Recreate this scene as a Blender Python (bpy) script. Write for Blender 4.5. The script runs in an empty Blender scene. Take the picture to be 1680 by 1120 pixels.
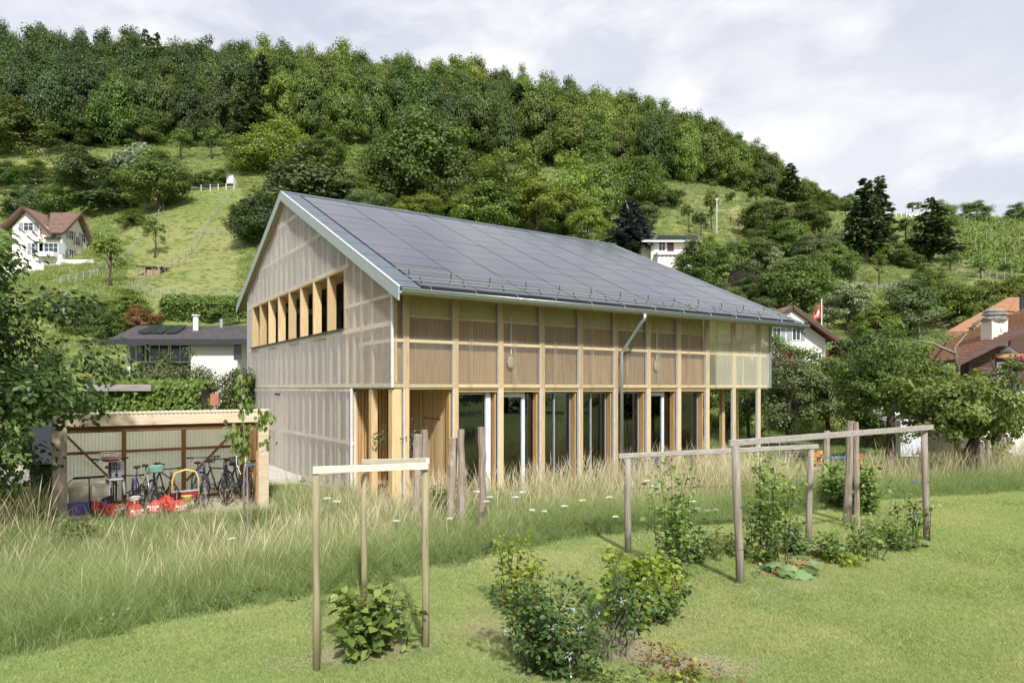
import bpy, math, random
import numpy as np
from mathutils import Vector, Matrix
random.seed(7)
S = bpy.context.scene
# ---------------------------------------------------------------- camera, sky, sun, exposure
F = 1100.0; CX, HY = 840.0, 636.0; EYE = 2.6
cam_d = bpy.data.cameras.new('camera'); cam = bpy.data.objects.new('camera', cam_d)
S.collection.objects.link(cam); S.camera = cam
cam.location = (0, 0, EYE); cam.rotation_euler = (math.radians(90), 0, 0)
cam_d.sensor_width = 36; cam_d.lens = 36 * F / 1680; cam_d.shift_y = (HY - 560) / 1680
cam_d.clip_start = .1; cam_d.clip_end = 3000
SUN = Vector((0.22, -0.80, 0.78)).normalized()
w = bpy.data.worlds.new('World'); S.world = w; w.use_nodes = True
nt = w.node_tree; nt.nodes.clear(); L = nt.links.new
def N(t, tree=None, **kw):
    n = (tree or nt).nodes.new(t)
    for k, v in kw.items():
        if k.startswith('i_'): n.inputs[int(k[2:]) if k[2:].isdigit() else k[2:]].default_value = v
        else: setattr(n, k, v)
    return n
sky = N('ShaderNodeTexSky', sky_type='NISHITA', sun_disc=False)
sky.sun_elevation = math.asin(SUN.z); sky.sun_rotation = math.atan2(SUN.x, SUN.y)
tc = N('ShaderNodeTexCoord'); mp = N('ShaderNodeMapping'); mp.inputs['Scale'].default_value = (1, 1, 2.2)
mp.inputs['Location'].default_value = (.35, .1, .62)
L(tc.outputs['Generated'], mp.inputs['Vector'])
n1 = N('ShaderNodeTexNoise'); n1.inputs['Scale'].default_value = 4.2; n1.inputs['Detail'].default_value = 9; n1.inputs['Roughness'].default_value = .56; n1.inputs['Distortion'].default_value = .25
n2 = N('ShaderNodeTexNoise'); n2.inputs['Scale'].default_value = 1.3; n2.inputs['Detail'].default_value = 6; n2.inputs['Roughness'].default_value = .6
L(mp.outputs[0], n1.inputs['Vector']); L(mp.outputs[0], n2.inputs['Vector'])
r1 = N('ShaderNodeValToRGB'); e = r1.color_ramp.elements
e[0].position = .47; e[0].color = (0, 0, 0, 1); e[1].position = .66; e[1].color = (1, 1, 1, 1)
r2 = N('ShaderNodeValToRGB'); e = r2.color_ramp.elements
e[0].position = .34; e[0].color = (.565, .60, .73, 1); e[1].position = .62; e[1].color = (.79, .805, .86, 1)
L(n1.outputs[0], r1.inputs[0]); L(n2.outputs[0], r2.inputs[0])
m1 = N('ShaderNodeMix', data_type='RGBA'); m1.inputs[7].default_value = (1.0, .99, .985, 1)
L(r1.outputs[0], m1.inputs[0]); L(r2.outputs[0], m1.inputs[6])
sc = N('ShaderNodeVectorMath', operation='SCALE'); sc.inputs['Scale'].default_value = 8.0
L(m1.outputs[2], sc.inputs[0])
m2 = N('ShaderNodeMix', data_type='RGBA'); m2.inputs[0].default_value = .93
L(sky.outputs[0], m2.inputs[6]); L(sc.outputs[0], m2.inputs[7])
bg = N('ShaderNodeBackground'); bg.inputs['Strength'].default_value = .11
L(m2.outputs[2], bg.inputs[0]); wo = N('ShaderNodeOutputWorld'); L(bg.outputs[0], wo.inputs[0])
sd = bpy.data.lights.new('sun', 'SUN'); sd.energy = 4.2; sd.angle = math.radians(3); sd.color = (1, .975, .94)
so = bpy.data.objects.new('sun', sd); S.collection.objects.link(so)
so.rotation_euler = SUN.to_track_quat('Z', 'Y').to_euler()
S.view_settings.view_transform = 'Standard'; S.view_settings.look = 'None'; S.view_settings.gamma = 1
S.view_settings.exposure = 0.36; S.view_settings.use_curve_mapping = False
try:
    S.cycles.transparent_max_bounces = 12; S.cycles.max_bounces = 8
except Exception: pass

# ---------------------------------------------------------------- helpers
def link(o): S.collection.objects.link(o); return o
def tag(o, label=None, cat=None, group=None, kind=None):
    if label: o['label'] = label
    if cat: o['category'] = cat
    if group: o['group'] = group
    if kind: o['kind'] = kind
    return o
def empty(name, loc, rz=0, label=None, cat=None, group=None):
    o = link(bpy.data.objects.new(name, None)); o.location = loc; o.rotation_euler = (0, 0, rz)
    o.empty_display_size = .2
    return tag(o, label, cat, group)
def put(name, me, parent=None, mat=None, loc=None, rz=0, scale=None):
    o = link(bpy.data.objects.new(name, me)); o.parent = parent
    if loc is not None: o.location = loc
    if rz: o.rotation_euler = (0, 0, rz)
    if scale is not None: o.scale = scale if hasattr(scale, '__len__') else (scale,)*3
    if mat:
        if not me.materials: me.materials.append(mat)
        o.material_slots[0].link = 'OBJECT'; o.material_slots[0].material = mat
    return o
def copy_tree(o, parent=None):
    c = o.copy(); link(c); c.parent = parent
    for ch in o.children: copy_tree(ch, c)
    return c
def at(px, py, Y): return Vector(((px-CX)/F*Y, Y, EYE-(py-HY)/F*Y))
class MB:
    def __init__(s): s.v = []; s.f = []
    def add(s, vs, fs):
        b = len(s.v); s.v += [tuple(v) for v in vs]; s.f += [tuple(i+b for i in f) for f in fs]; return s
    def box(s, x0, x1, y0, y1, z0, z1):
        return s.add([(x0,y0,z0),(x1,y0,z0),(x1,y1,z0),(x0,y1,z0),(x0,y0,z1),(x1,y0,z1),(x1,y1,z1),(x0,y1,z1)],
            [(0,3,2,1),(4,5,6,7),(0,1,5,4),(1,2,6,5),(2,3,7,6),(3,0,4,7)])
    def beam(s, p, q, w, h, up=(0,0,1)):
        p, q = Vector(p), Vector(q); d = (q-p).normalized(); u = Vector(up)
        if abs(d.dot(u)) > .98: u = Vector((1,0,0))
        a = d.cross(u).normalized(); u = a.cross(d).normalized(); a = a*(w/2); u = u*(h/2)
        return s.add([p-a-u,p+a-u,p+a+u,p-a+u,q-a-u,q+a-u,q+a+u,q-a+u],
            [(3,2,1,0),(4,5,6,7),(0,1,5,4),(1,2,6,5),(2,3,7,6),(3,0,4,7)])
    def tube(s, pts, rs, n=8, cap=True):
        pts = [Vector(p) for p in pts]
        if not hasattr(rs, '__len__'): rs = [rs]*len(pts)
        b = len(s.v); a = None
        for i, p in enumerate(pts):
            d = (pts[min(i+1,len(pts)-1)]-pts[max(i-1,0)]).normalized()
            if a is None: a = d.orthogonal().normalized()
            else:
                a = (a - d*a.dot(d)); a = a.normalized() if a.length > 1e-5 else d.orthogonal().normalized()
            c = d.cross(a)
            for k in range(n):
                t = 2*math.pi*k/n; s.v.append(tuple(p + (a*math.cos(t)+c*math.sin(t))*rs[i]))
        for i in range(len(pts)-1):
            for k in range(n):
                k2 = (k+1) % n; s.f.append((b+i*n+k, b+i*n+k2, b+(i+1)*n+k2, b+(i+1)*n+k))
        if cap:
            s.f.append(tuple(b+k for k in reversed(range(n)))); s.f.append(tuple(b+(len(pts)-1)*n+k for k in range(n)))
        return s
    def torus(s, c, ax, R, r, n=20, m=6):
        c = Vector(c); ax = Vector(ax).normalized(); a = ax.orthogonal().normalized(); d = ax.cross(a); b = len(s.v)
        for i in range(n):
            t = 2*math.pi*i/n; e_ = a*math.cos(t)+d*math.sin(t)
            for j in range(m):
                q = 2*math.pi*j/m; s.v.append(tuple(c+e_*(R+r*math.cos(q))+ax*(r*math.sin(q))))
        for i in range(n):
            for j in range(m):
                i2, j2 = (i+1) % n, (j+1) % m
                s.f.append((b+i*m+j, b+i2*m+j, b+i2*m+j2, b+i*m+j2))
        return s
    def lathe(s, prof, c=(0,0,0), n=14, sx=1, sy=1):
        b = len(s.v)
        for r, z in prof:
            for k in range(n):
                t = 2*math.pi*k/n; s.v.append((c[0]+r*math.cos(t)*sx, c[1]+r*math.sin(t)*sy, c[2]+z))
        for i in range(len(prof)-1):
            for k in range(n):
                k2 = (k+1) % n; s.f.append((b+i*n+k, b+i*n+k2, b+(i+1)*n+k2, b+(i+1)*n+k))
        s.f.append(tuple(b+k for k in reversed(range(n)))); s.f.append(tuple(b+(len(prof)-1)*n+k for k in range(n)))
        return s
    def prism(s, poly, axis, a0, a1):
        # poly in the two other axes; axis 0,1,2
        def mk(p, a):
            if axis == 0: return (a, p[0], p[1])
            if axis == 1: return (p[0], a, p[1])
            return (p[0], p[1], a)
        n = len(poly); vs = [mk(p, a0) for p in poly]+[mk(p, a1) for p in poly]
        return s.add(vs, [tuple(range(n)), tuple(reversed(range(n, 2*n)))]+[(i, i+n, (i+1) % n+n, (i+1) % n) for i in range(n)])
    def mesh(s, name, smooth=False):
        me = bpy.data.meshes.new(name); me.from_pydata(s.v, [], s.f); me.update()
        if smooth: me.polygons.foreach_set('use_smooth', [True]*len(me.polygons))
        return me
    def build(s, name, mat, parent=None, smooth=False, bevel=0):
        me = s.mesh(name, smooth); me.materials.append(mat)
        o = link(bpy.data.objects.new(name, me)); o.parent = parent
        if bevel:
            b = o.modifiers.new('bevel', 'BEVEL'); b.width = bevel; b.segments = 1; b.limit_method = 'ANGLE'
        return o
def np_mesh(name, V, faces, attrs=None, smooth=False):
    """V (n,3); faces (m,k) all the same k; attrs dict name->(m,) per-face floats"""
    me = bpy.data.meshes.new(name); V = np.asarray(V, np.float32); faces = np.asarray(faces, np.int32)
    m, k = faces.shape
    me.vertices.add(len(V)); me.vertices.foreach_set('co', V.ravel())
    me.loops.add(m*k); me.loops.foreach_set('vertex_index', faces.ravel())
    me.polygons.add(m); me.polygons.foreach_set('loop_start', np.arange(0, m*k, k, dtype=np.int32))
    if smooth: me.polygons.foreach_set('use_smooth', np.ones(m, bool))
    me.update(calc_edges=True)
    for a, val in (attrs or {}).items():
        dom = 'FACE' if len(val) == m else 'POINT'
        at_ = me.attributes.new(a, 'FLOAT', dom); at_.data.foreach_set('value', np.asarray(val, np.float32))
    return me
def unit(a): return a/np.maximum(np.linalg.norm(a, axis=1, keepdims=True), 1e-9)
# leaf templates (x across, y along, z up)
LEAF_S = (np.array([(0,0,0),(.36,.45,.07),(0,1,0),(-.36,.45,.07)], float), np.array([(0,1,2,3)]))
LEAF_L = (np.array([(0,0,0),(.30,.22,.08),(.34,.58,.09),(0,1,-.06),(-.34,.58,.09),(-.30,.22,.08)], float), np.array([(0,1,2,3),(0,3,4,5)]))
def leaves(name, P, D, Nn, size, var, tmpl=LEAF_S):
    """P base points, D along direction, Nn approx normal, size per leaf"""
    T, Fc = tmpl; n = len(P); D = unit(D); X = unit(np.cross(D, Nn)); Z = np.cross(X, D)
    sz = np.broadcast_to(np.asarray(size, float), (n,))[:, None, None]
    V = P[:, None, :] + sz*(T[None, :, 0:1]*X[:, None, :]+T[None, :, 1:2]*D[:, None, :]+T[None, :, 2:3]*Z[:, None, :])
    k = len(T); Fa = (Fc[None]+(np.arange(n)*k)[:, None, None]).reshape(-1, Fc.shape[1])
    return np_mesh(name, V.reshape(-1, 3), Fa, {'var': np.repeat(var, len(Fc))})
def rdir(rg, n): return unit(rg.normal(size=(n, 3)))
def vnoise(x, y, seed=0):
    x = np.asarray(x, float); y = np.asarray(y, float)
    xi = np.floor(x).astype(int); yi = np.floor(y).astype(int); fx = x-xi; fy = y-yi
    fx = fx*fx*(3-2*fx); fy = fy*fy*(3-2*fy)
    def h(a, b):
        q = (a*374761393+b*668265263+seed*1442695) & 0x7fffffff
        q = ((q ^ (q >> 13))*1274126177) & 0x7fffffff
        return ((q ^ (q >> 16)) & 0xffff)/65535.0
    return (h(xi,yi)*(1-fx)+h(xi+1,yi)*fx)*(1-fy)+(h(xi,yi+1)*(1-fx)+h(xi+1,yi+1)*fx)*fy-.5

# ---------------------------------------------------------------- materials
def newmat(name):
    m = bpy.data.materials.new(name); m.use_nodes = True; t = m.node_tree; t.nodes.clear()
    out = N('ShaderNodeOutputMaterial', t); b = N('ShaderNodeBsdfPrincipled', t); t.links.new(b.outputs[0], out.inputs[0])
    return m, t, b, out
def flat(name, c, rough=.6, metal=0, spec=.4, noise=.12, nscale=6, bump=0):
    m, t, b, out = newmat(name)
    b.inputs['Roughness'].default_value = rough; b.inputs['Metallic'].default_value = metal
    b.inputs['Specular IOR Level'].default_value = spec
    tc = N('ShaderNodeTexCoord', t); n = N('ShaderNodeTexNoise', t); n.inputs['Scale'].default_value = nscale; n.inputs['Detail'].default_value = 6
    n.inputs['Roughness'].default_value = .65
    t.links.new(tc.outputs['Object'], n.inputs['Vector'])
    r = N('ShaderNodeValToRGB', t); e = r.color_ramp.elements
    e[0].position = .3; e[0].color = tuple(max(0, x*(1-noise)) for x in c)+(1,); e[1].position = .7; e[1].color = tuple(min(1, x*(1+noise)) for x in c)+(1,)
    t.links.new(n.outputs[0], r.inputs[0]); t.links.new(r.outputs[0], b.inputs['Base Color'])
    if bump:
        bp = N('ShaderNodeBump', t); bp.inputs['Strength'].default_value = bump; bp.inputs['Distance'].default_value = .02
        t.links.new(n.outputs[0], bp.inputs['Height']); t.links.new(bp.outputs[0], b.inputs['Normal'])
    return m
def wood(name, c1, c2, axis='z', scale=1.0, rough=.7, streak=None):
    m, t, b, out = newmat(name); b.inputs['Roughness'].default_value = rough; b.inputs['Specular IOR Level'].default_value = .25
    tc = N('ShaderNodeTexCoord', t); oi = N('ShaderNodeObjectInfo', t)
    ad = N('ShaderNodeVectorMath', t, operation='ADD'); t.links.new(tc.outputs['Object'], ad.inputs[0])
    mu = N('ShaderNodeMath', t, operation='MULTIPLY'); mu.inputs[1].default_value = 37; t.links.new(oi.outputs['Random'], mu.inputs[0]); t.links.new(mu.outputs[0], ad.inputs[1])
    mp = N('ShaderNodeMapping', t); s = [14*scale]*3; s['xyz'.index(axis)] = .9*scale; mp.inputs['Scale'].default_value = s
    t.links.new(ad.outputs[0], mp.inputs['Vector'])
    n = N('ShaderNodeTexNoise', t); n.inputs['Scale'].default_value = 2.0; n.inputs['Detail'].default_value = 8; n.inputs['Roughness'].default_value = .62; n.inputs['Distortion'].default_value = .6
    t.links.new(mp.outputs[0], n.inputs['Vector'])
    r = N('ShaderNodeValToRGB', t); e = r.color_ramp.elements
    e[0].position = .33; e[0].color = tuple(c1)+(1,); e[1].position = .66; e[1].color = tuple(c2)+(1,)
    t.links.new(n.outputs[0], r.inputs[0])
    # knots
    vo = N('ShaderNodeTexVoronoi', t); mp2 = N('ShaderNodeMapping', t); s2 = [5*scale]*3; s2['xyz'.index(axis)] = 2.2*scale; mp2.inputs['Scale'].default_value = s2
    t.links.new(ad.outputs[0], mp2.inputs['Vector']); t.links.new(mp2.outputs[0], vo.inputs['Vector'])
    rk = N('ShaderNodeValToRGB', t); e = rk.color_ramp.elements; e[0].position = .04; e[0].color = (.45,.3,.2,1); e[1].position = .1; e[1].color = (1,1,1,1)
    t.links.new(vo.outputs['Distance'], rk.inputs[0])
    mk = N('ShaderNodeMix', t, data_type='RGBA', blend_type='MULTIPLY'); mk.inputs[0].default_value = .7
    t.links.new(r.outputs[0], mk.inputs[6]); t.links.new(rk.outputs[0], mk.inputs[7])
    hs = N('ShaderNodeHueSaturation', t); ma = N('ShaderNodeMapRange', t); ma.inputs[3].default_value = .82; ma.inputs[4].default_value = 1.15
    t.links.new(oi.outputs['Random'], ma.inputs[0]); t.links.new(ma.outputs[0], hs.inputs['Value']); t.links.new(mk.outputs[2], hs.inputs['Color'])
    t.links.new(hs.outputs[0], b.inputs['Base Color'])
    bp = N('ShaderNodeBump', t); bp.inputs['Strength'].default_value = .35; bp.inputs['Distance'].default_value = .004
    t.links.new(n.outputs[0], bp.inputs['Height']); t.links.new(bp.outputs[0], b.inputs['Normal'])
    return m
def leafmat(name, c1, c2, trans=.35, rough=.5, spec=.35, objvar=.25, straw=None, fade=None):
    """straw: tip colour mixed in by the 'hgt' attribute (grass)."""
    m, t, b, out = newmat(name); K = t.links.new
    a = N('ShaderNodeAttribute', t, attribute_name='var'); oi = N('ShaderNodeObjectInfo', t)
    mx = N('ShaderNodeMix', t, data_type='RGBA'); mx.inputs[6].default_value = tuple(c1)+(1,); mx.inputs[7].default_value = tuple(c2)+(1,)
    K(a.outputs['Fac'], mx.inputs[0]); col = mx.outputs[2]
    if straw:
        h = N('ShaderNodeAttribute', t, attribute_name='hgt'); r = N('ShaderNodeMapRange', t); r.inputs[1].default_value = fade[0]; r.inputs[2].default_value = fade[1]
        K(h.outputs['Fac'], r.inputs[0]); m3 = N('ShaderNodeMix', t, data_type='RGBA'); m3.inputs[7].default_value = tuple(straw)+(1,)
        K(r.outputs[0], m3.inputs[0]); K(col, m3.inputs[6]); col = m3.outputs[2]
    hs = N('ShaderNodeHueSaturation', t)
    r1 = N('ShaderNodeMapRange', t); r1.inputs[3].default_value = 1-objvar; r1.inputs[4].default_value = 1+objvar
    K(oi.outputs['Random'], r1.inputs[0]); K(r1.outputs[0], hs.inputs['Value'])
    mm = N('ShaderNodeMath', t, operation='MULTIPLY'); mm.inputs[1].default_value = 7.31; K(oi.outputs['Random'], mm.inputs[0])
    fr = N('ShaderNodeMath', t, operation='FRACT'); K(mm.outputs[0], fr.inputs[0])
    r2 = N('ShaderNodeMapRange', t); r2.inputs[3].default_value = .5-.05*objvar*2; r2.inputs[4].default_value = .5+.012*objvar*2
    K(fr.outputs[0], r2.inputs[0]); K(r2.outputs[0], hs.inputs['Hue']); K(col, hs.inputs['Color'])
    K(hs.outputs[0], b.inputs['Base Color']); b.inputs['Roughness'].default_value = rough; b.inputs['Specular IOR Level'].default_value = spec
    tr = N('ShaderNodeBsdfTranslucent', t); br = N('ShaderNodeMix', t, data_type='RGBA', blend_type='MULTIPLY'); br.inputs[0].default_value = 1; br.inputs[7].default_value = (1.25, 1.2, .55, 1)
    K(hs.outputs[0], br.inputs[6]); K(br.outputs[2], tr.inputs[0])
    ms = N('ShaderNodeMixShader', t); ms.inputs[0].default_value = trans; K(b.outputs[0], ms.inputs[1]); K(tr.outputs[0], ms.inputs[2])
    K(ms.outputs[0], out.inputs[0])
    return m
def ground_mat(name, cols, scales=(.05, .4, 6), bump=.3):
    m, t, b, out = newmat(name); K = t.links.new; b.inputs['Roughness'].default_value = .9; b.inputs['Specular IOR Level'].default_value = .1
    tc = N('ShaderNodeTexCoord', t); cur = None; last = None
    for i, s in enumerate(scales):
        n = N('ShaderNodeTexNoise', t); n.inputs['Scale'].default_value = s; n.inputs['Detail'].default_value = 8; n.inputs['Roughness'].default_value = .65
        K(tc.outputs['Object'], n.inputs['Vector'])
        r = N('ShaderNodeValToRGB', t); r.color_ramp.elements[0].position = .4; r.color_ramp.elements[1].position = .62; K(n.outputs[0], r.inputs[0])
        mx = N('ShaderNodeMix', t, data_type='RGBA')
        K(r.outputs[0], mx.inputs[0])
        if cur is None: mx.inputs[6].default_value = tuple(cols[0])+(1,)
        else: K(cur, mx.inputs[6])
        mx.inputs[7].default_value = tuple(cols[i+1])+(1,)
        if i: 
            sc_ = N('ShaderNodeMath', t, operation='MULTIPLY'); sc_.inputs[1].default_value = .5; K(r.outputs[0], sc_.inputs[0]); K(sc_.outputs[0], mx.inputs[0])
        cur = mx.outputs[2]; last = n
    K(cur, b.inputs['Base Color'])
    bp = N('ShaderNodeBump', t); bp.inputs['Strength'].default_value = bump; bp.inputs['Distance'].default_value = .12
    K(last.outputs[0], bp.inputs['Height']); K(bp.outputs[0], b.inputs['Normal'])
    return m
M = {}
M['larch'] = wood('larch', (.50,.345,.165), (.68,.51,.285), 'z')
M['larch_h'] = wood('larch_h', (.53,.37,.18), (.70,.53,.30), 'x')
M['larch_hy'] = wood('larch_hy', (.53,.37,.18), (.70,.53,.30), 'y')
M['orange_wood'] = wood('orange_wood', (.42,.24,.09), (.58,.38,.17), 'z')
M['pale_batten'] = wood('pale_batten', (.66,.53,.33), (.80,.68,.46), 'z')
M['pale_batten_h'] = wood('pale_batten_h', (.62,.50,.31), (.76,.64,.43), 'x')
M['pale_batten_hy'] = wood('pale_batten_hy', (.68,.58,.40), (.84,.74,.54), 'y')
M['brown_board'] = wood('brown_board', (.22,.14,.07), (.36,.25,.14), 'z', .6)
M['dark_board'] = wood('dark_board', (.115,.095,.10), (.28,.235,.225), 'z', .6)
M['shed_pale'] = wood('shed_pale', (.50,.40,.27), (.66,.55,.39), 'x')
M['shed_post'] = wood('shed_post', (.40,.32,.23), (.54,.45,.34), 'z')
M['brown_frame'] = wood('brown_frame', (.13,.06,.022), (.21,.105,.04), 'x')
M['grey_wood'] = wood('grey_wood', (.22,.185,.15), (.40,.35,.29), 'z', 1.2)
M['grey_wood_h'] = wood('grey_wood_h', (.24,.215,.19), (.40,.365,.33), 'x', 1.2)
M['stake_wood'] = wood('stake_wood', (.20,.15,.115), (.42,.35,.29), 'z', 1.6)
M['new_board'] = wood('new_board', (.70,.61,.46), (.82,.75,.60), 'x')
M['post_green'] = wood('post_green', (.26,.23,.13), (.42,.36,.22), 'z', 1.2)
M['bark'] = flat('bark', (.075,.055,.04), .95, noise=.4, nscale=12, bump=.6)
M['bark_pale'] = flat('bark_pale', (.21,.18,.15), .9, noise=.35, nscale=9, bump=.5)
M['white_metal'] = flat('white_metal', (.66,.68,.72), .4)
M['grey_metal'] = flat('grey_metal', (.33,.37,.38), .42, .25)
M['flashing'] = flat('flashing', (.12,.15,.17), .45, .2, noise=.08)
M['stud_pale'] = wood('stud_pale', (.70,.60,.44), (.86,.77,.60), 'z')
M['pale_pane'] = flat('pale_pane', (.46,.43,.22), .5)
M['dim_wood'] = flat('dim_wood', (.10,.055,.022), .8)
M['verge_metal'] = flat('verge_metal', (.36,.41,.40), .45, .1, noise=.06)
M['zinc'] = flat('zinc', (.46,.50,.50), .34, .75, noise=.07)
M['dark_metal'] = flat('dark_metal', (.05,.055,.065), .4, .3)
M['black'] = flat('black', (.012,.012,.014), .45)
M['white_plaster'] = flat('white_plaster', (.72,.69,.63), .9, noise=.05, nscale=1.2)
M['cream_plaster'] = flat('cream_plaster', (.68,.65,.57), .9, noise=.05, nscale=1.2)
M['concrete'] = flat('concrete', (.50,.48,.43), .9, noise=.14, nscale=5)
M['stone'] = flat('stone', (.25,.235,.21), .95, noise=.3, nscale=9, bump=.4)
M['red_tile'] = flat('red_tile', (.20,.125,.095), .85, noise=.35, nscale=3)
M['orange_tile'] = flat('orange_tile', (.43,.24,.14), .85, noise=.3, nscale=5)
M['grey_tile'] = flat('grey_tile', (.105,.095,.095), .8, noise=.4, nscale=4)
M['brown_plank'] = wood('brown_plank', (.09,.05,.04), (.15,.09,.072), 'x')
M['shutter'] = flat('shutter', (.28,.32,.35), .6)
M['red'] = flat('red', (.50,.045,.03), .5, noise=.3, nscale=14); M['orange'] = flat('orange', (.75,.16,.04), .4)
M['dark_red'] = flat('dark_red', (.22,.02,.02), .5)
M['yellow'] = flat('yellow', (.75,.50,.12), .45); M['blue'] = flat('blue', (.04,.14,.38), .5)
M['purple'] = flat('purple', (.13,.10,.33), .7); M['beige'] = flat('beige', (.36,.33,.25), .8)
M['seat_grey'] = flat('seat_grey', (.42,.43,.45), .55); M['chrome'] = flat('chrome', (.6,.6,.6), .25, .9)
M['white'] = flat('white', (.80,.80,.80), .5, noise=.03)
M['green_bin'] = flat('green_bin', (.01,.05,.035), .45)
M['terracotta'] = flat('terracotta', (.40,.16,.09), .8); M['magenta'] = flat('magenta', (.24,.06,.28), .7)
M['curtain'] = flat('curtain', (.40,.48,.43), .9, noise=.06)
M['soil'] = flat('soil', (.075,.05,.032), .98, noise=.5, nscale=22, bump=.8)
M['gravel'] = flat('gravel', (.42,.38,.31), .95, noise=.4, nscale=45, bump=.8)
M['asphalt'] = flat('asphalt', (.30,.285,.27), .9, noise=.12, nscale=10)
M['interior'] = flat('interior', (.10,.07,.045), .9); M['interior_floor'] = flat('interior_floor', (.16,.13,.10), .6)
def glassmat(name, tint, refl=1.0):
    m, t, b, out = newmat(name); t.nodes.remove(b); K = t.links.new
    tr = N('ShaderNodeBsdfTransparent', t); tr.inputs[0].default_value = tuple(tint)+(1,)
    gl = N('ShaderNodeBsdfGlossy', t); gl.inputs['Roughness'].default_value = .015; gl.inputs[0].default_value = (.9,.95,.95,1)
    fr = N('ShaderNodeFresnel', t); fr.inputs[0].default_value = 1.6
    mu = N('ShaderNodeMath', t, operation='MULTIPLY_ADD'); mu.inputs[1].default_value = refl*1.3; mu.inputs[2].default_value = .03; K(fr.outputs[0], mu.inputs[0])
    ms = N('ShaderNodeMixShader', t); K(mu.outputs[0], ms.inputs[0]); K(tr.outputs[0], ms.inputs[1]); K(gl.outputs[0], ms.inputs[2]); K(ms.outputs[0], out.inputs[0])
    return m
M['glass'] = glassmat('glass', (.50,.56,.54)); M['far_glass'] = flat('far_glass', (.04,.05,.06), .12, spec=.6)
def polymat(name, tint, opac, c, tl_=.45):
    m, t, b, out = newmat(name); K = t.links.new
    b.inputs['Base Color'].default_value = tuple(c)+(1,); b.inputs['Roughness'].default_value = .28; b.inputs['Specular IOR Level'].default_value = .5
    tl = N('ShaderNodeBsdfTranslucent', t); tl.inputs[0].default_value = tuple(c)+(1,)
    m0 = N('ShaderNodeMixShader', t); m0.inputs[0].default_value = tl_; K(b.outputs[0], m0.inputs[1]); K(tl.outputs[0], m0.inputs[2])
    tr = N('ShaderNodeBsdfTransparent', t); tr.inputs[0].default_value = tuple(tint)+(1,)
    # dust, streaks and denser edges of the sheet
    tc = N('ShaderNodeTexCoord', t); mp = N('ShaderNodeMapping', t); mp.inputs['Scale'].default_value = (2.2, 2.2, .5); K(tc.outputs['Object'], mp.inputs[0])
    n = N('ShaderNodeTexNoise', t); n.inputs['Scale'].default_value = 1.6; n.inputs['Detail'].default_value = 8; n.inputs['Roughness'].default_value = .7; K(mp.outputs[0], n.inputs['Vector'])
    r = N('ShaderNodeMapRange', t); r.inputs[1].default_value = .3; r.inputs[2].default_value = .7; r.inputs[3].default_value = opac-.07; r.inputs[4].default_value = opac+.09; K(n.outputs[0], r.inputs[0])
    lw = N('ShaderNodeLayerWeight', t); lw.inputs[0].default_value = .35
    ad = N('ShaderNodeMath', t, operation='MULTIPLY_ADD', use_clamp=True); ad.inputs[1].default_value = .38; K(lw.outputs['Facing'], ad.inputs[0]); K(r.outputs[0], ad.inputs[2])
    ms = N('ShaderNodeMixShader', t); K(ad.outputs[0], ms.inputs[0]); K(tr.outputs[0], ms.inputs[1]); K(m0.outputs[0], ms.inputs[2]); K(ms.outputs[0], out.inputs[0])
    return m
M['sheet'] = polymat('sheet', (.95,.93,.87), .15, (.72,.70,.64))
M['sheet_gable'] = polymat('sheet_gable', (.96,.95,.93), .20, (.87,.84,.80))
M['sheet_shed'] = polymat('sheet_shed', (.95,.94,.82), .46, (.88,.86,.72))
M['sheet_back'] = polymat('sheet_back', (.95,.94,.82), .90, (.97,.95,.82), .80)
def solarmat():
    m, t, b, out = newmat('solar'); K = t.links.new
    tc = N('ShaderNodeTexCoord', t); oi = N('ShaderNodeObjectInfo', t)
    n = N('ShaderNodeTexNoise', t); n.inputs['Scale'].default_value = 1.4; n.inputs['Detail'].default_value = 5
    K(tc.outputs['Object'], n.inputs['Vector'])
    mx = N('ShaderNodeMix', t, data_type='RGBA'); mx.inputs[6].default_value = (.016,.019,.030,1); mx.inputs[7].default_value = (.030,.034,.052,1); K(oi.outputs['Random'], mx.inputs[0])
    K(mx.outputs[2], b.inputs['Base Color'])
    r = N('ShaderNodeMapRange', t); r.inputs[3].default_value = .05; r.inputs[4].default_value = .16; K(n.outputs[0], r.inputs[0]); K(r.outputs[0], b.inputs['Roughness'])
    b.inputs['Specular IOR Level'].default_value = .62
    return m
M['solar'] = solarmat()
# foliage
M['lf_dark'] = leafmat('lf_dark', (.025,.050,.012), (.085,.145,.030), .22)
M['lf_forest'] = leafmat('lf_forest', (.030,.062,.012), (.115,.190,.032), .25, objvar=.34)
M['lf_forest2'] = leafmat('lf_forest2', (.055,.105,.014), (.200,.290,.042), .25, objvar=.3)
M['lf_mid'] = leafmat('lf_mid', (.050,.095,.018), (.175,.260,.055), .3)
M['lf_light'] = leafmat('lf_light', (.11,.18,.026), (.29,.38,.075), .35)
M['lf_olive'] = leafmat('lf_olive', (.070,.105,.035), (.175,.235,.090), .28)
M['lf_silver'] = leafmat('lf_silver', (.14,.19,.09), (.34,.41,.23), .3)
M['lf_conifer'] = leafmat('lf_conifer', (.028,.048,.018), (.10,.145,.045), .15)
M['lf_blue'] = leafmat('lf_blue', (.06,.085,.085), (.20,.25,.25), .1)
M['lf_red'] = leafmat('lf_red', (.07,.025,.02), (.17,.07,.05), .2)
M['lf_rust'] = leafmat('lf_rust', (.10,.06,.02), (.24,.13,.05), .2)
M['lf_linden'] = leafmat('lf_linden', (.022,.048,.011), (.095,.16,.034), .3, rough=.4, objvar=.05)
M['lf_near'] = leafmat('lf_near', (.075,.14,.03), (.29,.40,.10), .35, rough=.4, objvar=.15)
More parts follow.
